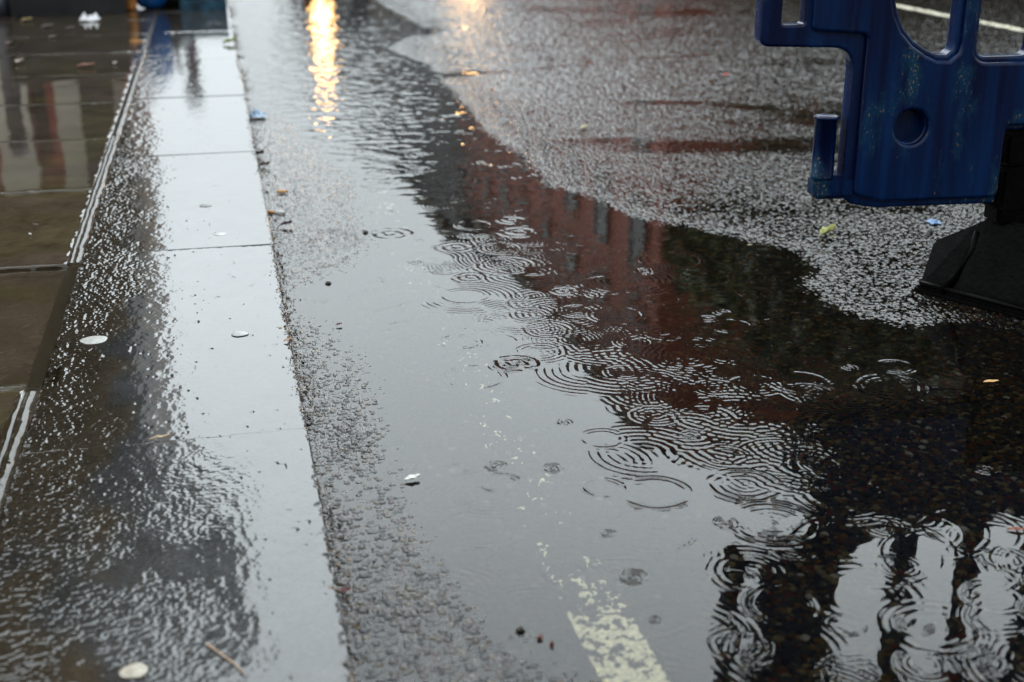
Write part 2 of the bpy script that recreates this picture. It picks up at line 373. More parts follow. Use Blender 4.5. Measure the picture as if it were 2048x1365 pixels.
for k in range(110):
    px = rnd.uniform(600, 2100); py = rnd.uniform(60, 420) if k % 3 == 0 else rnd.uniform(900, 1420)
    c = gp(px, py); r = rnd.uniform(0.03, 0.11)
    ring(WX, WY, WZ, c[0], c[1], r, 'w' if k % 2 else 's', rnd.uniform(0.02, 0.06))
inp = sstep(-2.2, -4.5, base[6:6+len(NY), :NC])
far = sstep(3.2, 5.5, WY)*inp
WZ += (0.00032*fbm(WX*28, WY*28, 301, 2)*(0.4+0.6*sstep(1.0, 1.4, WX)) + far*(0.0034*fbm(WX*15, WY*22, 311, 2)+0.0022*fbm(WX*24+WY*9, WY*13-WX*11, 317, 2)+0.0016*fbm(WX*40, WY*60, 313, 2))).astype(np.float32)
hid = (RZ[6:6+len(NY), :NC] > WZ+0.0006)
hid = hid[:-1, :-1] & hid[1:, :-1] & hid[:-1, 1:] & hid[1:, 1:]
me, _ = grid_mesh('puddle', WX, WY, WZ, ~hid)
water = struct(link('water', me, M['water']))
del WX, WY, WZ

# ================================================================== KERB AND PAVEMENT
def stone_top(name, x0, x1, y0, y1, z, tilt, cellx, celly, rough_fn, col_fn, m, rr=0.004, chip=0.0, seed=0, ysh=1.0):
    nx = max(int((x1-x0)/cellx), 6); ny = max(int((y1-y0)/celly), 6)
    ex = np.array([0, 0.0015, 0.004]); gx = np.concatenate([x0+ex, np.linspace(x0+0.006, x1-0.006, nx), (x1-ex)[::-1]])
    gy = np.concatenate([y0+ex, np.linspace(y0+0.006, y1-0.006, ny), (y1-ex)[::-1]])
    gx = np.concatenate([[x0], gx, [x1]]); gy = np.concatenate([[y0], gy, [y1]])
    Xk, Yk = np.meshgrid(gx, gy)
    Zk = z + tilt[0]*(Xk-(x0+x1)/2) + tilt[1]*(Yk-(y0+y1)/2)
    Zk = Zk + rough_fn(Xk, Yk)
    ch = chip*np.maximum(fbm(Xk*70, Yk*70, 400+seed, 3)+0.05, 0)*2
    de = np.minimum(np.minimum(Xk-x0, x1-Xk), np.minimum(Yk-y0, y1-Yk)*ysh)
    de2 = np.maximum(de-ch, 0); q = np.clip(de2, 0, rr)
    Zk = Zk - (rr-np.sqrt(np.maximum(rr*rr-(rr-q)**2, 0)))
    Zk[0, :] = Zk[-1, :] = -0.13; Zk[:, 0] = Zk[:, -1] = -0.13
    me, _ = grid_mesh(name, Xk, Yk, Zk); add_attr(me, col_fn(Xk, Yk))
    return struct(link(name, me, m))
def kerb_rough(x, y):
    left = 1-sstep(-0.31, -0.18, x+0.10*fbm(x*9, y*5, 71, 3))
    near = (1-sstep(1.55, 1.98, y))
    a = np.clip(left + near*(1-sstep(-0.10, 0.0, x+0.12*fbm(x*12, y*8, 73, 3))), 0, 1)
    t1 = fbm(x*120, y*75, 81, 3); t2 = fbm(x*32, y*20, 85, 2); g = fbm(x*14, y*9, 91, 2)
    pool = sstep(0.02, 0.16, g)*near                                   # smooth pooled patches
    t3 = fbm(x*230, y*150, 87, 2)
    cb = cells(x, y, 0.0072, 520)[0]
    h = a*(1-0.80*pool)*((0.0014-0.0006*near)*t1 + (0.0013-0.0010*near)*t2 + (0.0011-0.0004*near)*t3 + (0.0003+0.0001*near)*cb) + (0.00024*t1+0.0004*t2) - 0.0006*sstep(0.31, 0.40, fbm(x*75, y*50, 89, 2))
    return h + 0.0012*fbm(x*3, y*2, 95, 2)
def kerb_col(x, y):
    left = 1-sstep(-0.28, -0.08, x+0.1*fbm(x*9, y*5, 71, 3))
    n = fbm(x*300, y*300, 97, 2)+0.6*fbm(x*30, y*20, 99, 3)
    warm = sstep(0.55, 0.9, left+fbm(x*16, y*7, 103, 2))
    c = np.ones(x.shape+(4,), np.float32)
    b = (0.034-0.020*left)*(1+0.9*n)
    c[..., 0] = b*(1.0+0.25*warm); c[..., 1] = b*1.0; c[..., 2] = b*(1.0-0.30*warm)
    # lichen-pale scuff
    return c
KJ = [0.80, 1.944, 3.07, 4.20, 5.33, 6.46, 7.59, 8.72, 9.85, 10.98]
TILT = [(0.004, 0.006), (-0.004, 0.003), (0.004, -0.002), (0.002, 0.0), (0.002, -0.003), (0, 0.003), (0.003, 0), (0, -0.002), (0.002, 0.001)]
for k in range(9):
    yy = (KJ[k]+KJ[k+1])/2
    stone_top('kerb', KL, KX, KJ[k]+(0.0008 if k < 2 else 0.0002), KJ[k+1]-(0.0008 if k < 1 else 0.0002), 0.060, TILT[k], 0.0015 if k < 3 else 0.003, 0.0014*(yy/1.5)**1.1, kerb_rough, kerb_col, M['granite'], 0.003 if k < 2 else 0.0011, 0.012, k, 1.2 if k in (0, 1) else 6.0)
box_obj('kerb', (KL, KX, 10.99, 250, -0.13, 0.06), mat('granite_far', (0.13, 0.13, 0.13), 0.15, noise=0.3)); struct(bpy.data.objects['kerb.009'])
box_obj('kerb', (KL, KX, -60, 0.79, -0.13, 0.06), mat('granite_near', (0.13, 0.13, 0.13), 0.15, noise=0.3)); struct(bpy.data.objects['kerb.010'])
struct(box_obj('mortar_bed', (KL-0.03, KX-0.005, -20, 60, -0.13, 0.052), M['mortar']))

def slab_rough(x, y): return 0.0007*fbm(x*90, y*60, 131, 3)*(0.15+0.85*sstep(0.0, 0.25, fbm(x*4, y*3, 133, 2)+0.05)) + 0.0016*fbm(x*5, y*4, 137, 2)
def slab_col(x, y):
    c = np.ones(x.shape+(4,), np.float32); n = 0.8*fbm(x*260, y*260, 141, 2)+0.9*fbm(x*12, y*12, 143, 3)
    ol = sstep(-0.1, 0.2, fbm(x*5, y*5, 147, 2))
    b = (0.036+0.040*sstep(3.02, 2.98, y)*sstep(2.2, 2.25, y))*(1+1.2*n); c[..., 0] = b*1.12; c[..., 1] = b*(0.84+0.06*ol); c[..., 2] = b*(0.62-0.12*ol); return c
PJ = [-0.04, 0.72, 1.48, 2.235, 3.0, 3.76, 4.52, 5.28, 6.04, 6.80, 7.56, 8.32, 9.08, 9.84, 10.6]
PX = KL-0.024
for k in range(len(PJ)-1):
    xa = PX
    zz = {3: 0.0525, 4: 0.061, 5: 0.060}.get(k, 0.0585)
    wl = [0.62+0.35*((k*5) % 3)/2, 0.9, 0.9, 0.9]
    for j, w in enumerate(wl):
        yy = (PJ[k]+PJ[k+1])/2; cs = max(0.005, 0.0028*yy)*(1 if j < 2 else 3)
        stone_top('pavement', xa-w+0.004, xa, PJ[k]+0.004, PJ[k+1]-0.004, zz+0.0007*((k*3+j*5) % 4-1.5), (0.0015*((k+j) % 3-1), 0.001*((k*2+j) % 3-1)), cs, cs, slab_rough, slab_col, M['slab'], 0.005, 0.006, k+j)
        xa -= w+0.006
struct(box_obj('pavement', (-14, PX-3.35, -40, 60, -0.13, 0.058), mat('paving_far', (0.05, 0.043, 0.034), 0.08, noise=0.4, nscale=5)))
struct(box_obj('pavement', (PX-3.35, PX, 10.62, 60, -0.13, 0.057), bpy.data.materials['paving_far']))
struct(box_obj('pavement', (PX-3.35, PX, -40, -0.05, -0.13, 0.057), bpy.data.materials['paving_far']))
# water standing on the sunken slab
gx = np.linspace(-1.5, KL+0.03, 420); gy = np.linspace(2.235, 3.0, 330); Xs, Ys = np.meshgrid(gx, gy); Zs = np.full(Xs.shape, 0.0600, np.float32)
for (px, py, pr, kd) in [(132, 546, 32, 'm'), (172, 540, 30, 'm'), (40, 700, 40, 's'), (60, 590, 26, 's')]:
    c = gp(px, py, 0.06); ring(Xs, Ys, Zs, c[0], c[1], pr*scale_at(px, py, 0.06), kd, 0.12)
Zs += (0.0003*fbm(Xs*40, Ys*14, 171, 2)).astype(np.float32)
me, _ = grid_mesh('slab_water', Xs, Ys, Zs); struct(link('water', me, M['water']))
# beads of water bulging out of the joints
def bead(x0, y0, x1, y1, wd, z, amp, n, double=True, seed=0):
    L = math.hypot(x1-x0, y1-y0); tx, ty = (x1-x0)/L, (y1-y0)/L; nxv, nyv = ty, -tx
    s = np.linspace(0, L, n)[:, None]; v = np.linspace(-1, 1, 25)[None, :]
    wv = wd/2*(1+0.45*fbm(s*22+seed, 0*s, 191+seed, 3)); off = 0.004*fbm(s*14+seed, 0*s+4, 195+seed, 3)
    Xb = x0+tx*s+nxv*(v*wv+off); Yb = y0+ty*s+nyv*(v*wv+off)
    prof = (1-v*v) if not double else (1-v*v)**0.7*(0.45+0.55*np.minimum(np.abs(v+0.1)*2.6, 1))
    Zb = z + amp*prof*(1+0.3*fbm(s*40, 0*s+v*2, 197, 2))-0.0012*(np.abs(v) > 0.98)
    me, _ = grid_mesh('joint_water', Xb, Yb, Zb); return struct(link('water', me, M['water']))
bead(KL-0.014, 3.0, KL-0.014, 4.55, 0.030, 0.0605, 0.0045, 900, True, 1)
bead(KL-0.012, 4.55, KL-0.012, 6.82, 0.030, 0.0605, 0.0050, 900, False, 2)
bead(KL-0.020, 0.9, KL-0.020, 2.20, 0.036, 0.0605, 0.0050, 900, True, 3)
bead(-0.95, 6.80, PX-0.01, 6.80, 0.05, 0.060, 0.004, 300, False, 4)
bead(-1.9, 6.80, -0.95, 6.80, 0.05, 0.060, 0.004, 300, False, 5)
bead(-1.0, 2.235, PX, 2.235, 0.022, 0.0605, 0.004, 400, False, 6)
bead(KL+0.07, 7.6, KX-0.02, 7.6, 0.09, 0.061, 0.003, 200, False, 7)

# ================================================================== BARRIER
G0 = gp(2020, 604); AB = R(-4)
bu = np.array([math.cos(AB), math.sin(AB), 0]); bn = np.array([-math.sin(AB), math.cos(AB), 0])
def uv(x, y):
    v = ray(x, y); o = np.array([0, 0, H]); g = np.array([G0[0], G0[1], 0])
    t = ((g-o) @ bn)/(v @ bn); q = o+v*t; return ((q-g) @ bu, q[2])
def plate(name, outline, holes, y0, thick, bev, m, parent):
    cu = bpy.data.curves.new(name, 'CURVE'); cu.dimensions = '2D'; cu.fill_mode = 'BOTH'
    for pts in [outline]+holes:
        s = cu.splines.new('POLY'); s.points.add(len(pts)-1); s.use_cyclic_u = True
        for p, q in zip(s.points, pts): p.co = (q[0], q[1], 0, 1)
    cu.extrude = thick/2-bev; cu.bevel_depth = bev; cu.bevel_resolution = 3; cu.offset = -bev
    o = bpy.data.objects.new('tmp', cu); COL.objects.link(o)
    dg = bpy.context.evaluated_depsgraph_get(); me = bpy.data.meshes.new_from_object(o.evaluated_get(dg))
    bpy.data.objects.remove(o)
    me.name = name; me.transform(Matrix.Translation((0, y0, 0)) @ Matrix.Rotation(math.pi/2, 4, 'X'))
    me.polygons.foreach_set('use_smooth', np.ones(len(me.polygons), bool))
    ob = link(name, me, None, parent)
    me.materials.clear(); me.materials.append(m)
    md = ob.modifiers.new('ws', 'WEIGHTED_NORMAL'); md.keep_sharp = True
    return ob
def rounded(pts, rads, n=7):
    res = []; N = len(pts)
    for i in range(N):
        p = Vector(pts[i]); a = Vector(pts[i-1]); b = Vector(pts[(i+1) % N]); r = rads[i] if isinstance(rads, list) else rads
        d1 = (a-p); d2 = (b-p); r = min(r, d1.length*0.49, d2.length*0.49)
        if r <= 1e-5: res.append(tuple(p)); continue
        s = p+d1.normalized()*r; e = p+d2.normalized()*r
        for k in range(n+1):
            t = k/n; q = s*(1-t)**2+p*2*t*(1-t)+e*t*t; res.append((q.x, q.y))
    return res
def inset(c, d):                                     # grow a closed outline outward
    area = sum(c[i-1][0]*c[i][1]-c[i][0]*c[i-1][1] for i in range(len(c))); sg = 1 if area > 0 else -1
    r = []
    for i in range(len(c)):
        a = Vector(c[i-1]); b = Vector(c[(i+1) % len(c)]); t = (b-a)
        if t.length < 1e-9: r.append(c[i]); continue
        t.normalize(); nrm = Vector((t.y, -t.x))*sg; r.append((c[i][0]+nrm.x*d, c[i][1]+nrm.y*d))
    return r

def barrier_plastic():
    m = bpy.data.materials.new('blue_barrier_plastic'); m.use_nodes = True; t = m.node_tree; b = t.nodes['Principled BSDF']
    b.inputs['Roughness'].default_value = 0.22; b.inputs['Specular IOR Level'].default_value = 0.22
    c = t.nodes.new('ShaderNodeTexCoord')
    mp = t.nodes.new('ShaderNodeMapping'); mp.inputs['Scale'].default_value = (34, 34, 2.2); t.links.new(c.outputs['Object'], mp.inputs['Vector'])
    n1 = t.nodes.new('ShaderNodeTexNoise'); n1.inputs['Scale'].default_value = 1.0; n1.inputs['Detail'].default_value = 6; t.links.new(mp.outputs[0], n1.inputs['Vector'])
    r1 = t.nodes.new('ShaderNodeValToRGB'); e = r1.color_ramp.elements
    e[0].position = 0.38; e[0].color = (0.0001, 0.0028, 0.024, 1); e[1].position = 0.66; e[1].color = (0.0003, 0.016, 0.070, 1)
    t.links.new(n1.outputs['Fac'], r1.inputs[0])
    n2 = t.nodes.new('ShaderNodeTexNoise'); n2.inputs['Scale'].default_value = 11; n2.inputs['Detail'].default_value = 8; n2.inputs['Roughness'].default_value = 0.65
    mp2 = t.nodes.new('ShaderNodeMapping'); mp2.inputs['Scale'].default_value = (1.0, 1.0, 0.45); t.links.new(c.outputs['Object'], mp2.inputs['Vector']); t.links.new(mp2.outputs[0], n2.inputs['Vector'])
    r2 = t.nodes.new('ShaderNodeValToRGB'); r2.color_ramp.elements[0].position = 0.55; r2.color_ramp.elements[1].position = 0.70
    t.links.new(n2.outputs['Fac'], r2.inputs[0])
    m1 = t.nodes.new('ShaderNodeMix'); m1.data_type = 'RGBA'; m1.inputs['B'].default_value = (0.0025, 0.042, 0.085, 1)
    sc1 = t.nodes.new('ShaderNodeMath'); sc1.operation = 'MULTIPLY'; sc1.inputs[1].default_value = 0.85
    t.links.new(r2.outputs[0], sc1.inputs[0]); t.links.new(sc1.outputs[0], m1.inputs['Factor']); t.links.new(r1.outputs[0], m1.inputs['A'])
    n3 = t.nodes.new('ShaderNodeTexNoise'); n3.inputs['Scale'].default_value = 170; n3.inputs['Detail'].default_value = 3
    mp3 = t.nodes.new('ShaderNodeMapping'); mp3.inputs['Scale'].default_value = (1.6, 1.6, 0.8); t.links.new(c.outputs['Object'], mp3.inputs['Vector']); t.links.new(mp3.outputs[0], n3.inputs['Vector'])
    ml = t.nodes.new('ShaderNodeMath'); ml.operation = 'MULTIPLY'; t.links.new(n3.outputs['Fac'], ml.inputs[0]); t.links.new(n2.outputs['Fac'], ml.inputs[1])
    r3 = t.nodes.new('ShaderNodeValToRGB'); r3.color_ramp.elements[0].position = 0.375; r3.color_ramp.elements[1].position = 0.42; t.links.new(ml.outputs[0], r3.inputs[0])
    m2 = t.nodes.new('ShaderNodeMix'); m2.data_type = 'RGBA'; m2.inputs['B'].default_value = (0.16, 0.11, 0.05, 1)
    t.links.new(r3.outputs[0], m2.inputs['Factor']); t.links.new(m1.outputs['Result'], m2.inputs['A']); t.links.new(m2.outputs['Result'], b.inputs['Base Color'])
    mr = t.nodes.new('ShaderNodeMapRange'); mr.inputs['To Min'].default_value = 0.12; mr.inputs['To Max'].default_value = 0.42; t.links.new(n2.outputs['Fac'], mr.inputs['Value']); t.links.new(mr.outputs[0], b.inputs['Roughness'])
    bp = t.nodes.new('ShaderNodeBump'); bp.inputs['Strength'].default_value = 0.12; bp.inputs['Distance'].default_value = 0.004; t.links.new(n2.outputs['Fac'], bp.inputs['Height']); t.links.new(bp.outputs[0], b.inputs['Normal'])
    return m
M['blue'] = barrier_plastic()
M['rubber'] = mat('black_rubber', (0.0014, 0.0012, 0.0012), 0.42, noise=0.6, nscale=25, bump=0.15, bscale=80, spec=0.06)
bar = empty('traffic_barrier', (G0[0], G0[1], 0), AB)
tag(bar, 'blue plastic road barrier with slots and a round dimple, on a black rubber foot', 'barrier')
U = lambda x, y: uv(x, y)
zb = U(1740, 412)[1]; uL = U(1683, 300)[0]; hookL, hookB = U(1512, 92)
hookB2 = hookB-0.006; zn = U(2000, 258)[1]; un0 = U(1990, 330)[0]; un1 = -un0+0.03; TOPZ = 1.16; UR = 1.42
pegz = U(1700, 402)[1]
outl = [(hookL, TOPZ-0.16), (hookL, hookB), (uL, hookB2), (uL, pegz+0.015), (uL+0.02, pegz-0.002), (U(1738, 412)[0], zb), (un0, zb), (un0, zn), (un1, zn), (un1, zb), (UR-0.5, zb), (UR-0.5, zn), (UR-0.36, zn), (UR-0.36, zb), (UR, zb), (UR, TOPZ-0.16), (UR-0.1, TOPZ), (hookL+0.1, TOPZ)]
outl_r = rounded(outl, [0.03, 0.022, 0.045, 0.01, 0.01, 0.02, 0.008, 0.012, 0.012, 0.008, 0.008, 0.012, 0.012, 0.008, 0.03, 0.03, 0.05, 0.05])
def slot(u0, u1, z0, z1, r=0.014): return rounded([(u0, z0), (u1, z0), (u1, z1), (u0, z1)], r)
s0 = U(1557, 48); s1 = U(1603, 48)
holes = [slot(s0[0], s1[0], s0[1], TOPZ-0.20, 0.008)]
ca = [U(*p) for p in [(1781, -20), (1787, 22), (1800, 55), (1820, 80), (1845, 98), (1865, 107), (1884, 108), (1897, 98), (1902, 80)]]
ub = ca[-1][0]
holes.append(ca+[(ub, 0.95), (ub-0.01, 0.985)]+[(ub-(ub-ca[0][0])*0.5*(1+0.0), 1.0), (ca[0][0]+0.006, 0.93)])
wb0 = U(1949, 60)[0]; hz = U(2000, 110)[1]; wd = 0.118; barw = wb0-ub
u = wb0
while u+wd < UR-0.16:
    holes.append(slot(u, u+wd, hz, 1.0, 0.022)); u += wd+barw
holes.append(slot(UR-0.09, UR-0.045, hz+0.09, TOPZ-0.20, 0.008))
hl, hzc = U(1810, 250); hr = 33*scale_at(1810, 600)
dimple = [(hl+hr*math.cos(a*math.pi/16), hzc+hr*math.sin(a*math.pi/16)) for a in range(32)]
plate('body', outl_r, holes+[inset(dimple, -0.004)], 0.0, 0.042, 0.006, M['blue'], bar)
# raised faces, front and back, stepped in from the edges and the openings
fu0 = uL+0.022
fL = s1[0]+0.012
face_out = rounded([(fL, TOPZ-0.17), (fL, hookB+0.03), (fu0, hookB+0.022), (fu0, pegz+0.02), (U(1738, 412)[0]+0.01, zb+0.016), (un0-0.003, zb+0.016), (un0-0.003, zn+0.012), (un1+0.003, zn+0.012), (un1+0.003, zb+0.016), (UR-0.515, zb+0.016), (UR-0.515, zn+0.012), (UR-0.345, zn+0.012), (UR-0.345, zb+0.016), (UR-0.02, zb+0.016), (UR-0.02, TOPZ-0.16), (UR-0.11, TOPZ-0.02), (fL+0.06, TOPZ-0.02)], 0.014)
face_h = [inset(h, 0.011) for h in holes[1:]]
plate('face_panel', face_out, face_h+[dimple], -0.018, 0.030, 0.007, M['blue'], bar)
plate('face_panel', face_out, face_h, 0.018, 0.030, 0.007, M['blue'], bar)
# joining peg: socket arm and hollow stub
pu0 = U(1619, 380)[0]; pc = U(1647, 300)[0]; pz1 = U(1647, 232)[1]; pz0 = U(1650, 352)[1]; pzb = U(1640, 395)[1]
bm = bmesh.new(); add_box(bm, pu0, uL+0.03, -0.026, 0.022, pzb, pz0+0.004, 0.009)
arm = bm_obj('peg_arm', bm, M['blue'], bar)
prd = (U(1668, 300)[0]-U(1625, 300)[0])/2
bm = bmesh.new(); add_lathe(bm, [(prd*0.96, pz0-0.005), (prd*1.06, pz0), (prd, pz0+0.004), (prd*0.97, pz1-0.006), (prd*1.10, pz1-0.005), (prd*1.12, pz1-0.002), (prd*1.08, pz1), (prd*0.95, pz1), (prd*0.9, pz1-0.0015), (prd*0.2, pz1-0.002)], 28, (pc, -0.002, 0))
peg = bm_obj('peg', bm, M['blue'], bar, True)
# stem of the foot, plugged into the notch
sz0 = U(2000, 418)[1]; smid = U(2000, 330)[1]
bm = bmesh.new(); add_box(bm, un0+0.006, un1-0.006, -0.030, 0.030, smid+0.002, zn-0.004, 0.008); add_box(bm, un0+0.003, un1-0.003, -0.034, 0.034, sz0-0.03, smid-0.001, 0.008)
add_box(bm, un0-0.008, un1+0.008, -0.04, 0.04, sz0-0.004, sz0+0.026, 0.012)
bm_obj('foot_stem', bm, M['rubber'], bar)
# the foot: a hollow looking wedge with a flange, turned a little to the panel
p0 = gp(1833, 583); p1 = gp(2048, 640); fa = math.atan2(p1[1]-p0[1], p1[0]-p0[0])
def foot_mesh(parent, cx, cy, ang):
    e = empty('foot', (cx, cy, 0), ang); e.parent = parent
    bm = bmesh.new()
    def ringpts(w, d, z): return [(-w, -d, z), (w, -d, z), (w, d, z), (-w, d, z)]
    Ls, hs2 = 0.185, 0.112
    prof = [(-Ls, hs2), (-0.085, 0.172), (-0.055, 0.192), (0.055, 0.192), (0.085, 0.172), (Ls, hs2)]
    A = []; B = []; C = []; D = []
    for w, z in prof:
        wb = w*1.03
        A.append(bm.verts.new((wb, -0.105, 0.012))); B.append(bm.verts.new((w, -0.075, z))); C.append(bm.verts.new((w, 0.075, z))); D.append(bm.verts.new((wb, 0.105, 0.012)))
    for k in range(len(prof)-1):
        bm.faces.new((A[k], A[k+1], B[k+1], B[k])); bm.faces.new((B[k], B[k+1], C[k+1], C[k])); bm.faces.new((C[k], C[k+1], D[k+1], D[k])); bm.faces.new((D[k], D[k+1], A[k+1], A[k]))
    bm.faces.new((A[0], B[0], C[0], D[0])); bm.faces.new((A[-1], D[-1], C[-1], B[-1]))
    bmesh.ops.bevel(bm, geom=list(bm.edges), offset=0.005, segments=2, affect='EDGES')
    bm_obj('wedge', bm, M['rubber'], e)
    bm = bmesh.new(); add_box(bm, -Ls*1.06, Ls*1.06, -0.118, 0.118, -0.003, 0.016, 0.006); bm_obj('flange', bm, M['rubber'], e)
    for s in (-1, 1):
        bm = bmesh.new(); add_tube(bm, [(-Ls*0.98, s*0.112, 0.022), (0, s*0.115, 0.024), (Ls*0.98, s*0.112, 0.022)], 0.006, 8); bm_obj('bead', bm, M['rubber'], e, True)
        for q in (-0.085, 0.085):
            bm = bmesh.new(); add_tube(bm, [(q*1.5, s*0.114, 0.014), (q*1.25, s*0.098, 0.05), (q*1.0, s*0.086, 0.115), (q*0.92, s*0.079, 0.158)], [0.010, 0.009, 0.008, 0.006], 10); bm_obj('rib', bm, M['rubber'], e, True)
    return e
bar_m = Matrix.Translation((G0[0], G0[1], 0)) @ Matrix.Rotation(AB, 4, 'Z')
dirv = Vector((math.cos(fa), math.sin(fa), 0)); nrv = Vector((-dirv.y, dirv.x, 0))
fc = Vector((p0[0], p0[1], 0))+dirv*0.19+nrv*0.112
loc = bar_m.inverted() @ fc
foot_mesh(bar, loc.x, loc.y, fa-AB)
foot_mesh(bar, UR-0.43, 0, fa-AB+0.4)
bm = bmesh.new(); add_box(bm, UR-0.49, UR-0.37, -0.034, 0.034, 0.13, zn-0.004, 0.008); bm_obj('foot_stem', bm, M['rubber'], bar)
print('BARRIER foot offset', loc.x, loc.y, 'zb', zb, 'sz0', sz0, 'zn', zn)

# ================================================================== THINGS STANDING ON THE FAR PAVEMENT
PZ = 0.058
M['black_gloss'] = mat('black_plastic', (0.008, 0.008, 0.009), 0.3, noise=0.5, nscale=8)
M['teal'] = mat('dark_teal_plastic', (0.010, 0.045, 0.075), 0.3, noise=0.7, nscale=14)
M['bluebag'] = mat('blue_plastic', (0.004, 0.075, 0.26), 0.25, noise=0.3, nscale=10)
M['orange'] = mat('orange_plastic', (0.50, 0.20, 0.05), 0.35, noise=0.3, nscale=12)
a = gp(22, 34, PZ); b = gp(250, 34, PZ)
pl = empty('planter_box', ((a[0]+b[0])/2, a[1]+0.16, PZ)); tag(pl, 'long black planter box standing on the wet pavement against the shop front', 'planter')
hw = (b[0]-a[0])/2
bm = bmesh.new(); add_box(bm, -hw, hw, -0.16, -0.135, 0, 0.42, .004); add_box(bm, -hw, hw, 0.135, 0.16, 0, 0.42, .004); add_box(bm, -hw, -hw+0.025, -0.134, 0.134, 0, 0.42, .004); add_box(bm, hw-0.025, hw, -0.134, 0.134, 0, 0.42, .004); bm_obj('tub', bm, M['black_gloss'], pl)
bm = bmesh.new(); add_box(bm, -hw-0.01, hw+0.01, -0.172, -0.161, 0.38, 0.42, .003); bm_obj('rim', bm, M['black_gloss'], pl)
box_obj('soil', (-hw+0.026, hw-0.026, -0.133, 0.133, 0.02, 0.39), mat('soil', (0.02, 0.014, 0.01), 0.9, noise=0.5), pl)
# blue drum, orange bottle, crate
c = gp(304, 20, PZ)
dr = empty('water_drum', (c[0], c[1]+0.07, PZ)); tag(dr, 'rounded blue plastic drum beside the orange bottle', 'drum')
rr = 0.105
bm = bmesh.new(); add_lathe(bm, [(rr*0.35, 0.0), (rr*0.72, 0.012), (rr*0.95, 0.045), (rr, 0.09), (rr, 0.2), (rr*1.03, 0.21), (rr, 0.22), (rr, 0.34), (rr*0.9, 0.40), (rr*0.5, 0.43)], 32); bm_obj('shell', bm, M['bluebag'], dr, True)
bm = bmesh.new(); add_lathe(bm, [(rr*0.4, 0.431), (rr*0.42, 0.445), (rr*0.4, 0.465), (rr*0.3, 0.468)], 20); bm_obj('cap', bm, M['black_gloss'], dr, True)
c = gp(262, 22, PZ)
ob = empty('bottle', (c[0], c[1]+0.03, PZ)); tag(ob, 'small orange plastic bottle between the black planter and the blue drum', 'bottle')
bm = bmesh.new(); add_lathe(bm, [(0.018, 0), (0.030, 0.006), (0.037, 0.022), (0.037, 0.16), (0.030, 0.19), (0.014, 0.215), (0.013, 0.24)], 24); bm_obj('flask', bm, M['orange'], ob, True)
bm = bmesh.new(); add_lathe(bm, [(0.016, 0.238), (0.016, 0.262), (0.013, 0.265)], 18); bm_obj('cap', bm, M['black_gloss'], ob, True)
a = gp(362, 25, PZ); b = gp(456, 25, PZ)
cr = empty('crate', ((a[0]+b[0])/2-0.005, a[1]+0.14, PZ)); tag(cr, 'dark teal plastic crate at the edge of the kerb', 'crate')
hw = (b[0]-a[0])/2
bm = bmesh.new()
for s in (-1, 1):
    add_box(bm, -hw, hw, s*0.13-0.008, s*0.13+0.008, 0.0, 0.07, .003); add_box(bm, -hw, hw, s*0.13-0.008, s*0.13+0.008, 0.10, 0.17, .003)
    add_box(bm, s*(hw-0.008)-0.008, s*(hw-0.008)+0.008, -0.121, 0.121, 0, 0.17, .003)
    for q in range(5): add_box(bm, -hw+0.03+q*(2*hw-0.06)/4-0.008, -hw+0.03+q*(2*hw-0.06)/4+0.008, s*0.13-0.006, s*0.13+0.006, 0.071, 0.099)
add_box(bm, -hw+0.009, hw-0.009, -0.12, 0.12, 0.004, 0.016); bm_obj('basket', bm, M['teal'], cr)
bm = bmesh.new(); add_box(bm, -hw-0.006, hw+0.006, -0.146, -0.139, 0.15, 0.178, .003); bm_obj('rim', bm, M['teal'], cr)
c = gp(345, 17, PZ)
bb0 = empty('bin_bag', (c[0], c[1]+0.16, PZ)); tag(bb0, 'knotted black bin bag slumped behind the blue drum and the teal crate', 'bin bag')
bm = bmesh.new(); bmesh.ops.create_icosphere(bm, subdivisions=4, radius=1.0)
for v in bm.verts:
    a = math.atan2(v.co.y, v.co.x); k = 1+0.07*math.sin(a*5+v.co.z*3)+0.05*math.sin(a*11+v.co.z*7)+0.03*math.sin(a*19)
    zz = v.co.z; k *= (1.0 if zz < 0 else max(0.12, 1-0.9*zz**1.5))
    v.co = Vector((v.co.x*k*0.20, v.co.y*k*0.15, max(0.0, (zz+0.75)*0.19)))
bm_obj('sack', bm, M['black_gloss'], bb0, True)
bm = bmesh.new(); add_tube(bm, [(0, 0, 0.325), (0.01, 0, 0.345), (-0.02, 0.01, 0.37), (0.03, 0, 0.40)], [0.02, 0.012, 0.02, 0.03], 10); bm_obj('knot', bm, M['black_gloss'], bb0, True)
c = gp(8, 32, PZ)
bo = empty('bollard', (c[0]-0.02, c[1]+0.05, PZ)); tag(bo, 'slate grey street bollard left of the black planter box', 'bollard')
bm = bmesh.new(); add_lathe(bm, [(0.075, 0), (0.075, 0.10), (0.055, 0.12), (0.052, 0.75), (0.066, 0.77), (0.066, 0.80)], 20); bm_obj('post', bm, mat('slate_paint', (0.03, 0.035, 0.05), 0.35, noise=0.3), bo, True)
bm = bmesh.new(); add_lathe(bm, [(0.060, 0.801), (0.062, 0.84), (0.04, 0.88), (0.01, 0.895)], 20); bm_obj('cap', bm, bpy.data.materials['slate_paint'], bo, True)

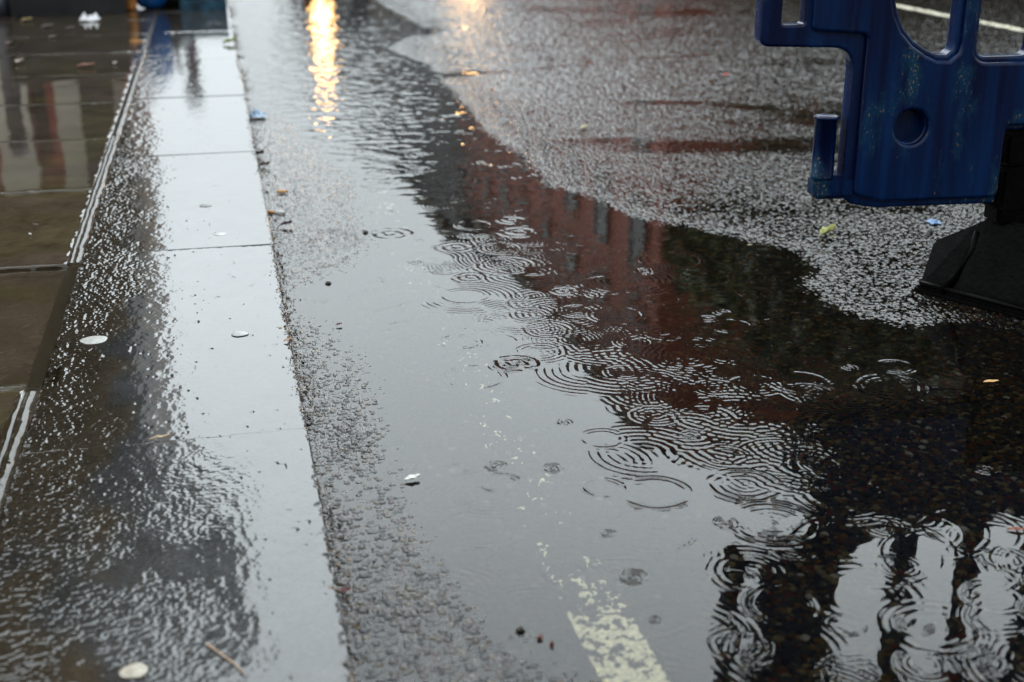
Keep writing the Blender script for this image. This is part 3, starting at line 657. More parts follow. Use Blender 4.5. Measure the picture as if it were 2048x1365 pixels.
# ================================================================== BUILDINGS
brick = None
def brick_mat(name, c1, c2, mortar):
    m = mat(name, rough=0.7); t = m.node_tree; b = t.nodes['Principled BSDF']
    c = t.nodes.new('ShaderNodeTexCoord'); s = t.nodes.new('ShaderNodeSeparateXYZ'); t.links.new(c.outputs['Object'], s.inputs[0])
    ad = t.nodes.new('ShaderNodeMath'); ad.operation = 'ADD'; t.links.new(s.outputs['X'], ad.inputs[0]); t.links.new(s.outputs['Y'], ad.inputs[1])
    cb = t.nodes.new('ShaderNodeCombineXYZ'); t.links.new(ad.outputs[0], cb.inputs['X']); t.links.new(s.outputs['Z'], cb.inputs['Y'])
    k = t.nodes.new('ShaderNodeTexBrick'); k.inputs['Scale'].default_value = 4.4; k.inputs['Color1'].default_value = (*c1, 1); k.inputs['Color2'].default_value = (*c2, 1); k.inputs['Mortar'].default_value = (*mortar, 1); k.inputs['Mortar Size'].default_value = 0.02
    t.links.new(cb.outputs[0], k.inputs['Vector']); t.links.new(k.outputs['Color'], b.inputs['Base Color'])
    return m
M['brick'] = brick_mat('red_brick', (0.36, 0.072, 0.030), (0.26, 0.048, 0.022), (0.22, 0.10, 0.07))
M['greybrick'] = brick_mat('grey_brick', (0.05, 0.05, 0.055), (0.035, 0.036, 0.042), (0.06, 0.06, 0.06))
M['slate'] = mat('slate_roof', (0.03, 0.032, 0.038), 0.4, noise=0.4, nscale=6)
M['frame'] = mat('window_paint', (0.16, 0.13, 0.11), 0.5)
M['glass'] = mat('window_glass', (0.012, 0.012, 0.012), 0.25, spec=0.12)
M['stone'] = mat('pale_stone', (0.30, 0.27, 0.22), 0.7, noise=0.3, nscale=4)
_win = {}
def window(parent, x, y, z, w, h):
    """opening facing -X: frame with sill and pane"""
    key = (w, h)
    if key not in _win:
        bm = bmesh.new()
        add_box(bm, -0.06, 0.04, -w/2, -w/2+0.07, 0, h); add_box(bm, -0.06, 0.04, w/2-0.07, w/2, 0, h); add_box(bm, -0.06, 0.04, -w/2+0.071, w/2-0.071, 0, 0.07); add_box(bm, -0.06, 0.04, -w/2+0.071, w/2-0.071, h-0.07, h); add_box(bm, -0.05, 0.03, -w/2+0.071, w/2-0.071, h/2-0.03, h/2+0.03)
        f = bm_obj('window', bm, M['frame']); me1 = f.data; bpy.data.objects.remove(f)
        g = box_obj('pane', (-0.02, -0.005, -w/2+0.072, w/2-0.072, 0.072, h-0.072), M['glass']); me2 = g.data; bpy.data.objects.remove(g)
        s = box_obj('sill', (-0.14, -0.001, -w/2-0.1, w/2+0.1, -0.12, -0.002), M['stone']); me3 = s.data; bpy.data.objects.remove(s)
        _win[key] = (me1, me2, me3)
    ms = _win[key]
    f = link('window', ms[0], None, parent); f.location = (x, y, z)
    for nm, me in (('pane', ms[1]), ('sill', ms[2])): link(nm, me, None, f)
def terrace(name, label, X0, Y0, Y1, Hh, wallm, nwin, floors, depth=9):
    b = empty(name, (X0, (Y0+Y1)/2, 0)); tag(b, label, 'building'); L = (Y1-Y0)/2
    box_obj('wall', (0, depth, -L, L, -0.1, Hh), wallm, b)
    bm = bmesh.new(); v = [bm.verts.new(p) for p in [(-0.35, -L-.1, Hh+0.002), (depth+.3, -L-.1, Hh+0.002), (depth/2, -L-.1, Hh+1.5), (-0.35, L+.1, Hh+0.002), (depth+.3, L+.1, Hh+0.002), (depth/2, L+.1, Hh+1.5)]]
    for f in [(0, 2, 1), (3, 4, 5), (0, 3, 5, 2), (1, 2, 5, 4), (0, 1, 4, 3)]: bm.faces.new([v[i] for i in f])
    rf = bm_obj('roof', bm, M['slate'], b)
    for k in range(2):
        yk = -L*0.5+k*L; box_obj('chimney', (depth/2-0.5, depth/2+0.5, yk-0.8, yk+0.8, Hh+0.9, Hh+2.6), wallm, rf)
    st = (Hh-0.9)/floors
    for fl in range(floors):
        for k in range(nwin):
            window(b, -0.05, -L+(k+0.5)*2*L/nwin, 0.9+fl*st, 1.2, min(2.0, st*0.62))
    bm = bmesh.new(); add_box(bm, -0.22, -0.001, -L, L, Hh-0.35, Hh-0.02); add_box(bm, -0.1, -0.001, -L, L, st+0.25, st+0.45); bm_obj('cornice', bm, M['stone'], b)
    return b
terrace('brick_building', 'red brick terrace with slate roof across the road', 9.6, 27.5, 52, 12.2, M['brick'], 8, 4)
terrace('grey_building', 'dark grey brick terrace beyond the red brick one', 9.6, 52.6, 98, 14.6, M['greybrick'], 14, 4)

# shop front facing the camera on the left; its dark corner pier stands at the pavement
M['olive'] = mat('olive_stone', (0.36, 0.24, 0.12), 0.6, noise=0.4, nscale=3, col2=(0.16, 0.105, 0.055))
M['cream'] = mat('cream_paint', (0.86, 0.80, 0.68), 0.5, noise=0.12, nscale=4)
M['maroon'] = mat('maroon_paint', (0.45, 0.06, 0.045), 0.4, noise=0.5, nscale=9)
M['pier'] = mat('dark_brown_tile', (0.016, 0.012, 0.009), 0.45, noise=0.4, nscale=12)
sh = empty('shop', (-0.60, 9.5, PZ)); tag(sh, 'dark shop front with cream pilasters, maroon panels and a dark corner pier on the pavement', 'shop')
SX = -0.60
def L(x): return x-SX
def boxw(nm, x0, x1, z0, z1, y0, y1, m): return box_obj(nm, (L(x0), L(x1), y0-9.5, y1-9.5, z0, z1), m, sh)
boxw('pier', -0.945, -0.72, -0.15, 7.6, 9.5, 10.9, M['pier'])
boxw('wall', -9.0, -0.95, 1.62, 7.5, 10.3, 18, M['olive'])
boxw('stall_riser', -9.0, -0.95, -0.15, 0.30, 10.25, 18, M['black_gloss'])
boxw('backing', -9.0, -0.95, 0.302, 1.618, 10.45, 18, M['maroon'])
for k in range(7):
    xr = -0.952-k*0.44
    boxw('pilaster', xr-0.25, xr, 0.52, 1.46, 10.30, 10.44, M['cream'])
    boxw('sign_panel', xr-0.34, xr-0.06, 0.34, 0.50, 10.28, 10.40, M['cream'])
    boxw('infill', xr-0.42, xr-0.33, 0.55, 1.2, 10.40, 10.448, M['olive'] if k % 2 else M['glass'])
boxw('fascia', -9.0, -0.95, 1.47, 1.61, 10.27, 10.449, M['olive'])
aw = boxw('awning', -6.0, -0.725, 3.3, 3.42, 8.4, 10.29, M['pier'])
hg = empty('hanging_sign', (-0.72, 9.45, 3.95)); tag(hg, 'dark blue hanging board on a bracket at the corner pier of the shop', 'sign')
box_obj('board', (0.06, 0.60, -0.03, 0.03, 0.0, 1.5), M['black_gloss'], hg, 0.006)
bm = bmesh.new(); add_tube(bm, [(0.0, 0, 1.55), (0.64, 0, 1.55)], 0.02, 8); add_tube(bm, [(0.0, 0, -0.05), (0.64, 0, -0.05)], 0.02, 8); bm_obj('bracket', bm, M['black_gloss'], hg)
def mpos(px, py, Yd): x, z = mir(px, py, Yd); return x, z
# blue advertising board standing further along, seen mirrored in the kerb
x0, z0 = mir(256, 120, 10.2); x1, z1 = mir(345, 175, 10.2)
bb = empty('pavement_board', ((x0+x1)/2-0.03, 10.2, PZ)); tag(bb, 'blue pavement board on two short legs behind the drum', 'sign')
box_obj('board', (-0.17, 0.17, -0.02, 0.02, 0.12, 0.48), M['bluebag'], bb, 0.004)
for s in (-1, 1): box_obj('leg', (s*0.14-0.015, s*0.14+0.015, -0.016, 0.016, 0, 0.119), M['black_gloss'], bb)
x0, z0 = mir(385, 140, 16); x1, z1 = mir(387, 212, 16)
pb = empty('post', (x0, 16, PZ)); tag(pb, 'thin maroon post with a dark round knob far along the kerb', 'post')
bm = bmesh.new(); add_tube(bm, [(0, 0, 0), (0, 0, z1-PZ-0.15)], 0.07, 12); bm_obj('shaft', bm, mat('post_maroon', (0.06, 0.015, 0.02), 0.4, noise=0.4), pb)
bm = bmesh.new(); add_lathe(bm, [(0.05, z1-PZ-0.149), (0.11, z1-PZ-0.10), (0.12, z1-PZ-0.02), (0.08, z1-PZ+0.05), (0.01, z1-PZ+0.07)], 16); bm_obj('knob', bm, M['black_gloss'], pb, True)

# ================================================================== CAR WITH LIT HEADLIGHTS
CY = 12.6
hx0, hz0 = mir(645, 62, CY); hx1, _ = mir(941, 62, CY)
car = empty('parked_car', ((hx0+hx1)/2, CY, 0)); tag(car, 'black car facing the camera with both headlights lit', 'car')
hw = (hx1-hx0)/2; cw = hw+0.22
M['carpaint'] = mat('black_car_paint', (0.006, 0.006, 0.008), 0.15, noise=0.2, nscale=3, coat=1.0)
M['carglass'] = mat('car_glass', (0.008, 0.01, 0.01), 0.05)
M['lamp'] = mat('headlight_lens', (1, 0.85, 0.6), 0.2, emit=(1.0, 0.55, 0.20), estr=48.0)
M['tyre'] = mat('tyre_rubber', (0.01, 0.01, 0.01), 0.7, noise=0.3)
M['rim'] = mat('alloy', (0.4, 0.4, 0.42), 0.3, metal=1.0, noise=0.1)
def loft(name, secs, m, parent):
    bm = bmesh.new(); rs = []
    for y, w, z0, z1, rnd_ in secs:
        pts = [(-w, z0), (-w, z1-rnd_), (-w+rnd_, z1), (w-rnd_, z1), (w, z1-rnd_), (w, z0)]
        rs.append([bm.verts.new((p[0], y, p[1])) for p in pts])
    for A, B in zip(rs, rs[1:]):
        for j in range(6): bm.faces.new((A[j], A[(j+1) % 6], B[(j+1) % 6], B[j]))
    bm.faces.new(rs[0]); bm.faces.new(rs[-1][::-1])
    bmesh.ops.bevel(bm, geom=list(bm.edges), offset=0.02, segments=2, affect='EDGES')
    return bm_obj(name, bm, m, parent, False)
body = loft('body', [(-0.02, cw*0.90, 0.25, 0.72, 0.08), (0.10, cw*0.96, 0.20, 0.80, 0.10), (0.9, cw, 0.20, 0.95, 0.12), (1.6, cw, 0.2, 1.0, 0.12), (3.6, cw, 0.2, 1.02, 0.12), (4.2, cw*0.95, 0.25, 0.98, 0.12)], M['carpaint'], car)
loft('cabin', [(1.25, cw*0.86, 0.98, 1.02, 0.02), (1.95, cw*0.74, 1.0, 1.44, 0.10), (3.0, cw*0.74, 1.0, 1.46, 0.10), (3.9, cw*0.78, 1.0, 1.06, 0.03)], M['carglass'], car)
loft('roof', [(1.9, cw*0.72, 1.44, 1.47, 0.015), (2.5, cw*0.74, 1.46, 1.50, 0.02), (3.1, cw*0.72, 1.46, 1.48, 0.015)], M['carpaint'], car)
for s in (-1, 1):
    hd = empty('headlight', (s*hw, -0.03, hz0)); hd.parent = car
    bm = bmesh.new(); add_lathe(bm, [(0.115, 0), (0.125, 0.03), (0.115, 0.06), (0.10, 0.06)], 24)
    o = bm_obj('bezel', bm, M['rim'], hd, True); o.rotation_euler = (math.pi/2, 0, 0); o.location = (0, 0.03, 0)
    bm = bmesh.new(); add_lathe(bm, [(0.098, 0.0), (0.095, 0.02), (0.06, 0.035), (0.001, 0.04)], 24)
    o = bm_obj('lens', bm, M['lamp'], hd, True); o.rotation_euler = (math.pi/2, 0, 0); o.location = (0, -0.031, 0)
    for y in (0.85, 3.45):
        w = empty('wheel', (s*(cw-0.09), y, 0.32)); w.parent = car
        bm = bmesh.new(); add_lathe(bm, [(0.20, -0.09), (0.30, -0.10), (0.32, -0.07), (0.32, 0.07), (0.30, 0.10), (0.20, 0.09)], 28); o = bm_obj('tyre', bm, M['tyre'], w, True); o.rotation_euler = (0, math.pi/2, 0)
        bm = bmesh.new(); add_lathe(bm, [(0.20, -0.092), (0.198, 0.092)], 20); o = bm_obj('rim', bm, M['rim'], w); o.rotation_euler = (0, math.pi/2, 0)
    bm = bmesh.new(); add_box(bm, s*cw, s*(cw+0.2*1.0), 1.25, 1.36, 1.0, 1.12, 0.02) if s > 0 else add_box(bm, -cw-0.2, -cw, 1.25, 1.36, 1.0, 1.12, 0.02); bm_obj('mirror', bm, M['carpaint'], car)
bm = bmesh.new()
for k in range(4): add_box(bm, -hw+0.2, hw-0.2, -0.045, -0.022, 0.47+k*0.05, 0.49+k*0.05)
bm_obj('grille', bm, M['rim'], car)
box_obj('number_plate', (-0.26, 0.26, -0.05, -0.024, 0.30, 0.41), M['cream'], car, 0.004)

# lamp post on the far side
lx, lz = mir(727, 300, 34)
lp = empty('street_lamp', (lx, 34, 0)); tag(lp, 'tall dark street lamp beyond the lit car', 'street lamp')
bm = bmesh.new(); add_tube(bm, [(0, 0, 0), (0, 0, 1.2), (0, 0, 1.25), (0, 0, lz)], [0.13, 0.13, 0.08, 0.06], 12); bm_obj('pole', bm, M['black_gloss'], lp)
bm = bmesh.new(); add_tube(bm, [(0, 0, lz), (0.1, 0, lz+0.4), (0.6, 0, lz+0.6), (1.1, 0, lz+0.6)], 0.05, 10); bm_obj('arm', bm, M['black_gloss'], lp)
box_obj('lantern', (1.1, 1.6, -0.12, 0.12, lz+0.54, lz+0.68), M['black_gloss'], lp, 0.03)
tx, _ = mir(1500, 250, 9)

# ================================================================== TREES AND HEDGE
M['bark'] = mat('bark', (0.05, 0.04, 0.03), 0.9, noise=0.4, nscale=12, bump=0.5)
M['leaf1'] = mat('leaf_green', (0.075, 0.10, 0.025), 0.5, noise=0.5, nscale=1.6)
M['leaf2'] = mat('leaf_dark', (0.040, 0.055, 0.016), 0.5, noise=0.5, nscale=1.6)
def leaves(name, blobs, n, size, m, parent, seed):
    g = np.random.default_rng(seed); P = []; 
    w = np.array([b[3]*b[4]*b[5] for b in blobs]); w = w/w.sum()
    for b, ww in zip(blobs, w):
        k = max(int(n*ww), 20); d = g.normal(size=(k, 3)); d /= np.linalg.norm(d, axis=1)[:, None]
        r = g.uniform(0.45, 1.05, (k, 1))**0.6; P.append(np.array(b[:3])+d*r*np.array(b[3:6]))
    P = np.concatenate(P); k = len(P)
    a = g.normal(size=(k, 3)); a /= np.linalg.norm(a, axis=1)[:, None]; b = np.cross(a, g.normal(size=(k, 3))); b /= np.linalg.norm(b, axis=1)[:, None]
    s = size*g.uniform(0.6, 1.4, (k, 1))
    v = np.stack([P-a*s, P+b*s*0.5, P+a*s, P-b*s*0.5], 1).reshape(-1, 3)
    me = bpy.data.meshes.new(name); me.vertices.add(len(v)); me.vertices.foreach_set('co', v.astype(np.float32).ravel())
    me.loops.add(k*4); me.loops.foreach_set('vertex_index', np.arange(k*4, dtype=np.int32)); me.polygons.add(k); me.polygons.foreach_set('loop_start', np.arange(0, k*4, 4, dtype=np.int32)); me.update(calc_edges=True)
    return link(name, me, m, parent)
def tree(x, y, h, r, label, m, seed):
    t = empty('street_tree', (x, y, 0)); tag(t, label, 'tree'); g = random.Random(seed)
    bm = bmesh.new(); add_tube(bm, [(0, 0, -0.1), (0.05, 0, h*0.2), (-0.05, 0.05, h*0.45), (0.1, 0, h*0.75)], [r*0.09, r*0.07, r*0.05, r*0.02], 10)
    blobs = []
    for k in range(11):
        an = k*2.4+g.random(); q = g.uniform(0.25, 0.8)*r; zz = h*g.uniform(0.30, 0.86); fallo = 1-0.45*max(0, (zz/h-0.6)/0.3)
        c = (math.cos(an)*q*fallo, math.sin(an)*q*fallo, zz); s = r*g.uniform(0.30, 0.5)
        blobs.append((*c, s, s, s*0.8)); add_tube(bm, [(0, 0, zz*0.6), (c[0]*0.5, c[1]*0.5, zz*0.85), c], [r*0.03, r*0.02, r*0.008], 6)
    blobs.append((0, 0, h-r*0.3, r*0.35, r*0.35, r*0.3))
    bm_obj('trunk', bm, M['bark'], t); leaves('crown', blobs, 9000, 0.13, m, t, seed)
tree(10.6, 21.5, 8.6, 3.3, 'tall tree in front of the red brick terrace', M['leaf1'], 1)
tree(10.0, 16.5, 6.9, 3.2, 'middle sized dark green tree by the far kerb', M['leaf2'], 2)
tree(10.3, 11.4, 5.9, 3.0, 'low bushy tree nearest along the far kerb', M['leaf2'], 3)
hd = empty('hedge', (11.2, 16, 0)); tag(hd, 'long dark clipped hedge behind the street trees', 'hedge')
box_obj('core', (-0.3, 0.3, -10.5, 10.5, -0.1, 2.7), M['bark'], hd); leaves('foliage', [(0, -10+k*1.0, 1.5, 0.75, 0.9, 1.7) for k in range(21)], 16000, 0.12, M['leaf2'], hd, 9)
struct(box_obj('pavement', (8.2, 60, -40, 200, -0.13, 0.10), bpy.data.materials['paving_far']))

# ================================================================== LITTER
def leaf(name, px, py, z, lpx, ratio, col, ang, label, cat='leaf', curl=0.15, stem=False, col2=None, jag=0.0):
    c = gp(px, py, z); s = lpx*scale_at(px, py, z)/2
    m = mat(name+'_skin', col, 0.35, noise=0 if col2 else 0.35, nscale=90, col2=col2)
    nu, nv = 17, 9; u = np.linspace(-1, 1, nu)[:, None]; v = np.linspace(-1, 1, nv)[None, :]
    wd = ratio*(1-np.abs(u)**1.7)**0.75*(1-0.25*u)*(1+jag*np.sin(u*23+py))
    X_ = (u+0*v)*s; Y_ = v*wd*s; Z_ = s*curl*(v*v*0.9+0.6*u*u*np.sign(u+0.3)+0.15*np.sin(u*7+v*3))
    Z_ = Z_-Z_.min()+0.0006
    me, _ = grid_mesh(name, X_, Y_, Z_); o = link(name, me, m)
    md = o.modifiers.new('thick', 'SOLIDIFY'); md.thickness = 0.0005
    o.location = c; o.rotation_euler = (0, 0, ang); tag(o, label, cat)
    if stem:
        bm = bmesh.new(); add_tube(bm, [(0.1*s, -0.02*s, 0.004), (0.12*s, -0.7*s, 0.005), (0.1*s, -1.1*s, 0.002)], [0.0012, 0.001, 0.0008], 6); bm_obj('stalk', bm, m, o)
    return o
def blob(name, px, py, z, wpx, hgt, col, label, cat, rough=0.5, seed=0, asp=0.9, lump=0.25, nscale=120):
    c = gp(px, py, z); s = wpx*scale_at(px, py, z)/2
    m = mat(name+'_skin', col, rough, noise=0.25, nscale=nscale)
    bm = bmesh.new(); bmesh.ops.create_icosphere(bm, subdivisions=3, radius=1.0)
    for v in bm.verts:
        a = math.atan2(v.co.y, v.co.x); k = 1+lump*(math.sin(a*3+seed)*0.4+math.sin(a*5+seed*2.3)*0.3+math.sin(v.co.z*4+seed)*0.2)
        v.co = Vector((v.co.x*k*s, v.co.y*k*s*asp, v.co.z*hgt*(1+0.3*math.sin(a*2+seed))))
    o = bm_obj(name, bm, m, None, True); o.location = (c[0], c[1], z+hgt*0.35); tag(o, label, cat); return o
KZ = 0.0605
# cigarette ends in the gutter
M['filter'] = mat('cigarette_cork', (0.62, 0.30, 0.09), 0.6, noise=0.3, nscale=300)
M['paper'] = mat('cigarette_paper', (0.72, 0.70, 0.66), 0.6, noise=0.08, nscale=200)
M['ash'] = mat('ash', (0.03, 0.028, 0.027), 0.9, noise=0.4, nscale=300)
def butt(px, py, z, ang, label, lpaper, lfil=0.022, grp='cigarette ends in the gutter'):
    c = gp(px, py, z); e = empty('cigarette_end', (c[0], c[1], z+0.0045), ang); tag(e, label, 'cigarette end', grp)
    bm = bmesh.new(); add_tube(bm, [(-lfil, 0, 0), (-lfil*0.5, 0, 0.0004), (0, 0, 0)], 0.0042, 12); bm_obj('filter', bm, M['filter'], e, True)
    if lpaper > 0.004:
        bm = bmesh.new(); add_tube(bm, [(0.0002, 0, 0), (lpaper*0.6, 0.0008, 0.0002), (lpaper, 0.002, -0.0008)], [0.0041, 0.004, 0.0035], 12); bm_obj('paper', bm, M['paper'], e, True)
    bm = bmesh.new(); add_tube(bm, [(lpaper+0.0004, 0.002 if lpaper > .004 else 0, -0.0005), (lpaper+0.003, 0.0023, -0.001)], [0.0034, 0.0022], 8); bm_obj('burnt_tip', bm, M['ash'], e)
butt(573, 386, 0.001, 0.05, 'short orange cigarette filter lying in the gutter above the longer one', 0.0, 0.029)
butt(548, 428, 0.001, -0.22, 'cigarette end with white paper and orange filter against the kerb', 0.030, 0.017)
butt(284, 84, PZ+0.002, 0.1, 'fat orange cigarette end on the dark pavement near the blue drum', 0.022, 0.06)
leaf('leaf', 1654, 474, 0.003, 40, 0.5, (0.34, 0.36, 0.10), 0.35, 'curled yellow green leaf with a stalk on the wet asphalt left of the barrier foot', curl=0.55, stem=True, col2=(0.42, 0.42, 0.16))
leaf('leaf', 460, 88, 0.062, 28, 0.5, (0.22, 0.26, 0.03), 0.2, 'small green leaf on the far kerb edge', curl=0.4)
leaf('leaf', 172, 134, 0.062, 34, 0.4, (0.30, 0.14, 0.10), 0.1, 'pinkish brown leaf flat on the dark pavement', curl=0.2)
leaf('leaf', 54, 43, 0.062, 22, 0.7, (0.36, 0.28, 0.12), 0.4, 'round yellowish leaf in front of the black planter', curl=0.3)
leaf('leaf', 517, 313, 0.003, 24, 0.35, (0.030, 0.012, 0.008), -0.3, 'dark brown curled leaf scrap against the kerb above the pale one', curl=0.5, jag=0.2)
leaf('leaf', 528, 334, 0.003, 24, 0.4, (0.10, 0.055, 0.04), 0.1, 'pale rimmed brown leaf scrap against the kerb', curl=0.4, jag=0.15)
leaf('leaf', 573, 452, 0.003, 24, 0.35, (0.045, 0.010, 0.010), 0.1, 'dark maroon leaf scrap below the cigarette ends', curl=0.4, jag=0.2)
leaf('leaf', 678, 651, 0.002, 13, 0.6, (0.07, 0.012, 0.012), 0.3, 'tiny dark red leaf scrap at the puddle edge', curl=0.3, jag=0.2)
leaf('leaf', 1982, 765, 0.0004, 32, 0.35, (0.55, 0.28, 0.08), -0.12, 'orange leaf fragment floating at the right of the puddle', curl=0.1, col2=(0.65, 0.45, 0.25))
leaf('leaf', 2036, 1062, 0.0004, 44, 0.25, (0.22, 0.06, 0.03), -0.35, 'reddish leaf afloat at the right edge', curl=0.12)
leaf('leaf', 825, 960, 0.001, 34, 0.42, (0.70, 0.70, 0.66), 0.25, 'white petal on the water near the kerb side shallows', 'petal', curl=0.25)
leaf('leaf', 690, 1186, 0.003, 22, 0.6, (0.13, 0.015, 0.012), 0.2, 'dark red leaf scrap close to the kerb in the foreground', curl=0.4, jag=0.2)
leaf('leaf', 575, 683, KZ, 16, 0.6, (0.40, 0.24, 0.12), 0.3, 'tan scrap on the kerb edge', curl=0.3, jag=0.2)
leaf('leaf', 320, 880, 0.0615, 42, 0.25, (0.40, 0.30, 0.20), 0.08, 'tan leaf sliver lying by the kerb joint', curl=0.2)
leaf('leaf', 1500, 261+230, -0.001, 12, 0.5, (0.32, 0.22, 0.14), 0, 'beige flake afloat at the far side of the puddle', curl=0.1)
leaf('leaf', 1168, 258, 0.003, 22, 0.5, (0.55, 0.50, 0.30), 0.3, 'pale yellow leaf on the far asphalt', curl=0.3)
leaf('leaf', 1452, 152, 0.003, 14, 0.6, (0.55, 0.06, 0.03), 0.1, 'small bright red scrap on the far asphalt', 'scrap', curl=0.3)
def chewed(px, py, wpx, label, col): return blob('chewing_gum', px, py, KZ, wpx, 0.0016, col, label, 'chewing gum', 0.35, px, 0.95, 0.10, 200)
chewed(188, 681, 54, 'white flattened gum spot on the mottled left side of the kerb', (0.30, 0.30, 0.28))
chewed(480, 668, 34, 'pale grey gum spot on the smooth middle of the kerb', (0.24, 0.25, 0.245))
chewed(268, 1343, 58, 'large cream gum spot at the bottom of the kerb', (0.27, 0.24, 0.19))
chewed(411, 412, 24, 'small dark gum spot further up the kerb', (0.10, 0.10, 0.10))
chewed(440, 469, 26, 'thin grey gum ring mark on the kerb beyond the joint', (0.30, 0.31, 0.31))
chewed(390, 205, 18, 'black gum spot far up the kerb', (0.02, 0.02, 0.02))
for (px, py, w, lab) in [(656, 567, 11, 'black chip of grit at the puddle mouth'), (1040, 1261, 15, 'dark grit chip standing at the front puddle edge'), (615, 850, 16, 'dark grit lump at the kerb joint corner'), (1080, 1277, 12, 'reddish chip in the front shallows left of the yellow line'), (1104, 1290, 9, 'small brown pebble right beside the reddish chip'), (730, 465, 9, 'small black grit speck in the gutter')]:
    blob('pebble', px, py, 0.001, w, 0.005 if w > 20 else 0.0035, (0.02, 0.017, 0.015) if 'red' not in lab and 'brown' not in lab else (0.10, 0.035, 0.02), lab, 'pebble', 0.2, px, 0.8, 0.5)
# fine grit and rotted leaf crumbs washed against the kerb
g = np.random.default_rng(5); n = 5200
yy = 1.1+9.0*g.random(n)**1.6; d_ = g.exponential(0.012, n); clump = fbm(yy*6, yy*0, 501, 3)
keep = clump+0.1*g.random(n) > -0.08
yy = yy[keep]; d_ = d_[keep]; n = len(yy)
onk = g.random(n) < 0.35
xx = np.where(onk, KX-0.001-0.35*d_, KX+0.006+d_); zz = np.where(onk, 0.0602-0.003*(d_ < 0.004), 0.0015)
sz = g.uniform(0.0008, 0.0026, n)*(1+0.12*yy)
tet = g.normal(size=(n, 5, 3)); tet /= np.linalg.norm(tet, axis=2)[:, :, None]; tet *= np.array([1.3, 1.0, 0.6])
V = np.stack([xx, yy, zz], -1)[:, None, :]+tet*sz[:, None, None]
Fc = np.array([[0, 1, 2], [0, 2, 3], [0, 3, 1], [4, 2, 1], [4, 3, 2], [4, 1, 3]])
me = bpy.data.meshes.new('gutter_grit'); me.from_pydata(V.reshape(-1, 3).tolist(), [], (np.arange(n)[:, None, None]*5+Fc[None]).reshape(-1, 3).tolist())
pal = np.array([[.02, .017, .014], [.06, .035, .018], [.16, .08, .03], [.03, .025, .02], [.10, .06, .035], [.30, .22, .13]])
cc = np.ones((n, 5, 4), np.float32); cc[..., :3] = pal[g.integers(0, 6, n)][:, None, :]
add_attr(me, cc)
o = link('gutter_grit', me, attr_mat('grit', 'stone', 0.5, 0.3)); o['kind'] = 'stuff'; o['label'] = 'brown grit and leaf crumbs washed along the kerb edge'
# blue wrapper by the kerb, crumpled
def wrapper(name, px, py, z, wpx, hpx, label, cols, seed, cat='wrapper'):
    c = gp(px, py, z); s = scale_at(px, py, z); w = wpx*s/2; g = np.random.default_rng(seed)
    n = 26; u = np.linspace(-1, 1, n)[:, None]; v = np.linspace(-1, 1, n)[None, :]
    X_ = w*(u+0.12*fbm(u*2+seed, v*2, seed, 2))+0*v; Y_ = w*1.1*(v+0.3*fbm(u*2, v*2+seed, seed+3, 2))+0*u
    Z_ = hpx*s*(0.15+0.9*np.abs(fbm(u*1.8+seed, v*1.8, seed+5, 3))*2)*(1-0.6*np.maximum(np.abs(u+0*v), np.abs(v+0*u))**3)
    me, _ = grid_mesh(name, X_, Y_, Z_); m = mat(name+'_film', cols[0], 0.15, col2=cols[1], nscale=16 if wpx > 30 else 60, spec=0.7); o = link(name, me, m); o.location = (c[0], c[1], z)
    md = o.modifiers.new('thick', 'SOLIDIFY'); md.thickness = 0.0004
    return tag(o, label, cat)
wrapper('wrapper', 512, 236, 0.002, 38, 26, 'crumpled blue and clear plastic wrapper in the gutter', ((0.01, 0.16, 0.32), (0.45, 0.55, 0.66)), 3)
wrapper('wrapper', 1868, 446, 0.003, 24, 10, 'small bright blue plastic scrap behind the barrier foot', ((0.01, 0.10, 0.30), (0.15, 0.30, 0.50)), 5)
wrapper('paper_scrap', 180, 42, PZ+0.002, 38, 20, 'crumpled white paper on the pavement before the black planter', ((0.65, 0.66, 0.68), (0.75, 0.76, 0.78)), 7, 'paper')
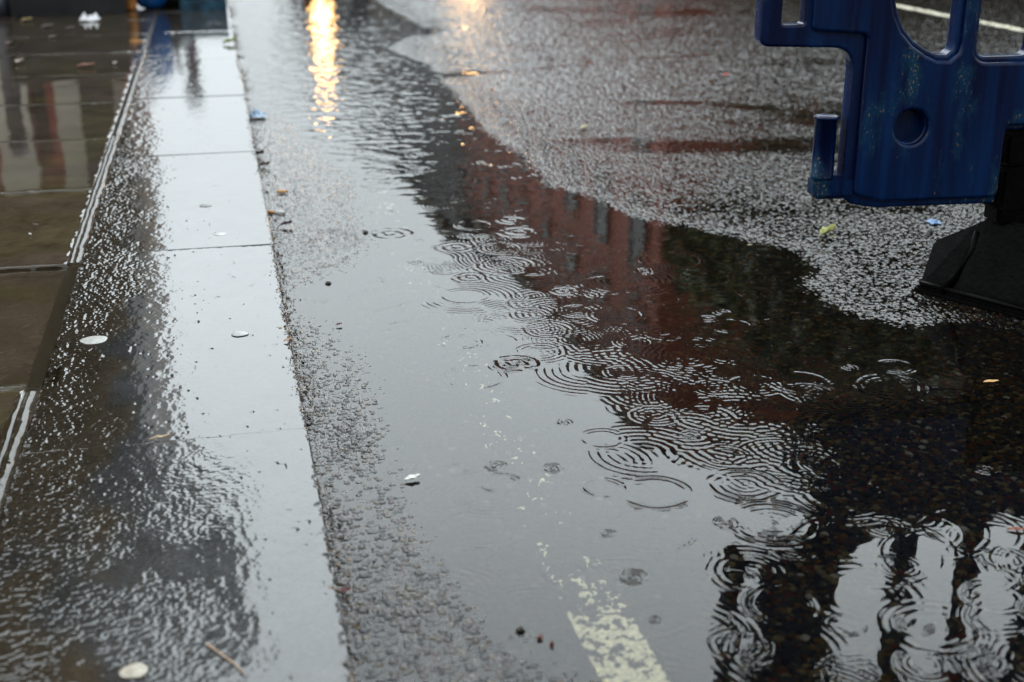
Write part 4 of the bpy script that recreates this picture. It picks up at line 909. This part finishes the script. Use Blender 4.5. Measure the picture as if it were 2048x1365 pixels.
# twigs
def twig(pts, z, rad, label, col):
    P = [gp(x, y, z) for x, y in pts]; bm = bmesh.new(); add_tube(bm, [(p[0]-P[0][0], p[1]-P[0][1], rad+0.001*(i % 2)) for i, p in enumerate(P)], [rad*(1-0.5*i/len(P)) for i in range(len(P))], 8)
    o = bm_obj('twig', bm, mat('twig_bark', col, 0.6, noise=0.3, nscale=200), None, True); o.location = (P[0][0], P[0][1], z); tag(o, label, 'twig')
twig([(414, 1290), (440, 1310), (470, 1330), (490, 1352)], KZ, 0.0012, 'thin tan twig on the kerb at the bottom', (0.30, 0.20, 0.12))
twig([(655, 1020), (668, 1032), (662, 1048), (676, 1060)], 0.003, 0.0012, 'crooked dark twig in the gutter by the kerb', (0.03, 0.02, 0.015))
for k in range(9):
    px, py = [(140, 58), (95, 55), (105, 76), (18, 88), (40, 126), (230, 128), (345, 70), (60, 470), (70, 452)][k]
    leaf('leaf', px, py, 0.0625, [16, 22, 16, 16, 30, 16, 14, 10, 16][k], 0.5, [(0.2, .19, .16), (.2, .19, .17), (.25, .22, .16), (.22, .14, .12), (.2, .15, .11), (.3, .27, .25), (.4, .38, .36), (.5, .48, .45), (0.05, .012, .012)][k], 0.3*k,
         ['pale speck of leaf litter under the white paper', 'flat grey leaf flake right of the yellowish leaf', 'tan flake on the dark paving between the yellowish leaf and the wet joint', 'brown flake near the wet pavement joint at the left', 'long brown flake below the wet pavement joint', 'pale scrap on the paving near the pinkish leaf', 'white crumb by the crate', 'white crumb on the near brown slab', 'dark red scrap on the near brown slab'][k], 'litter', curl=0.25, jag=0.15)
# a rain drop hanging under the barrier
bm = bmesh.new(); bmesh.ops.create_icosphere(bm, subdivisions=3, radius=0.0035)
q = uv(1785, 417); dp = bm_obj('raindrop', bm, mat('drop_water', (0.6, 0.62, 0.64), 0.05, spec=1.0), None, True)
dp.location = (G0[0]+bu[0]*q[0], G0[1]+bu[1]*q[0], zb-0.002); tag(dp, 'clear rain drop hanging under the blue barrier', 'rain drop')
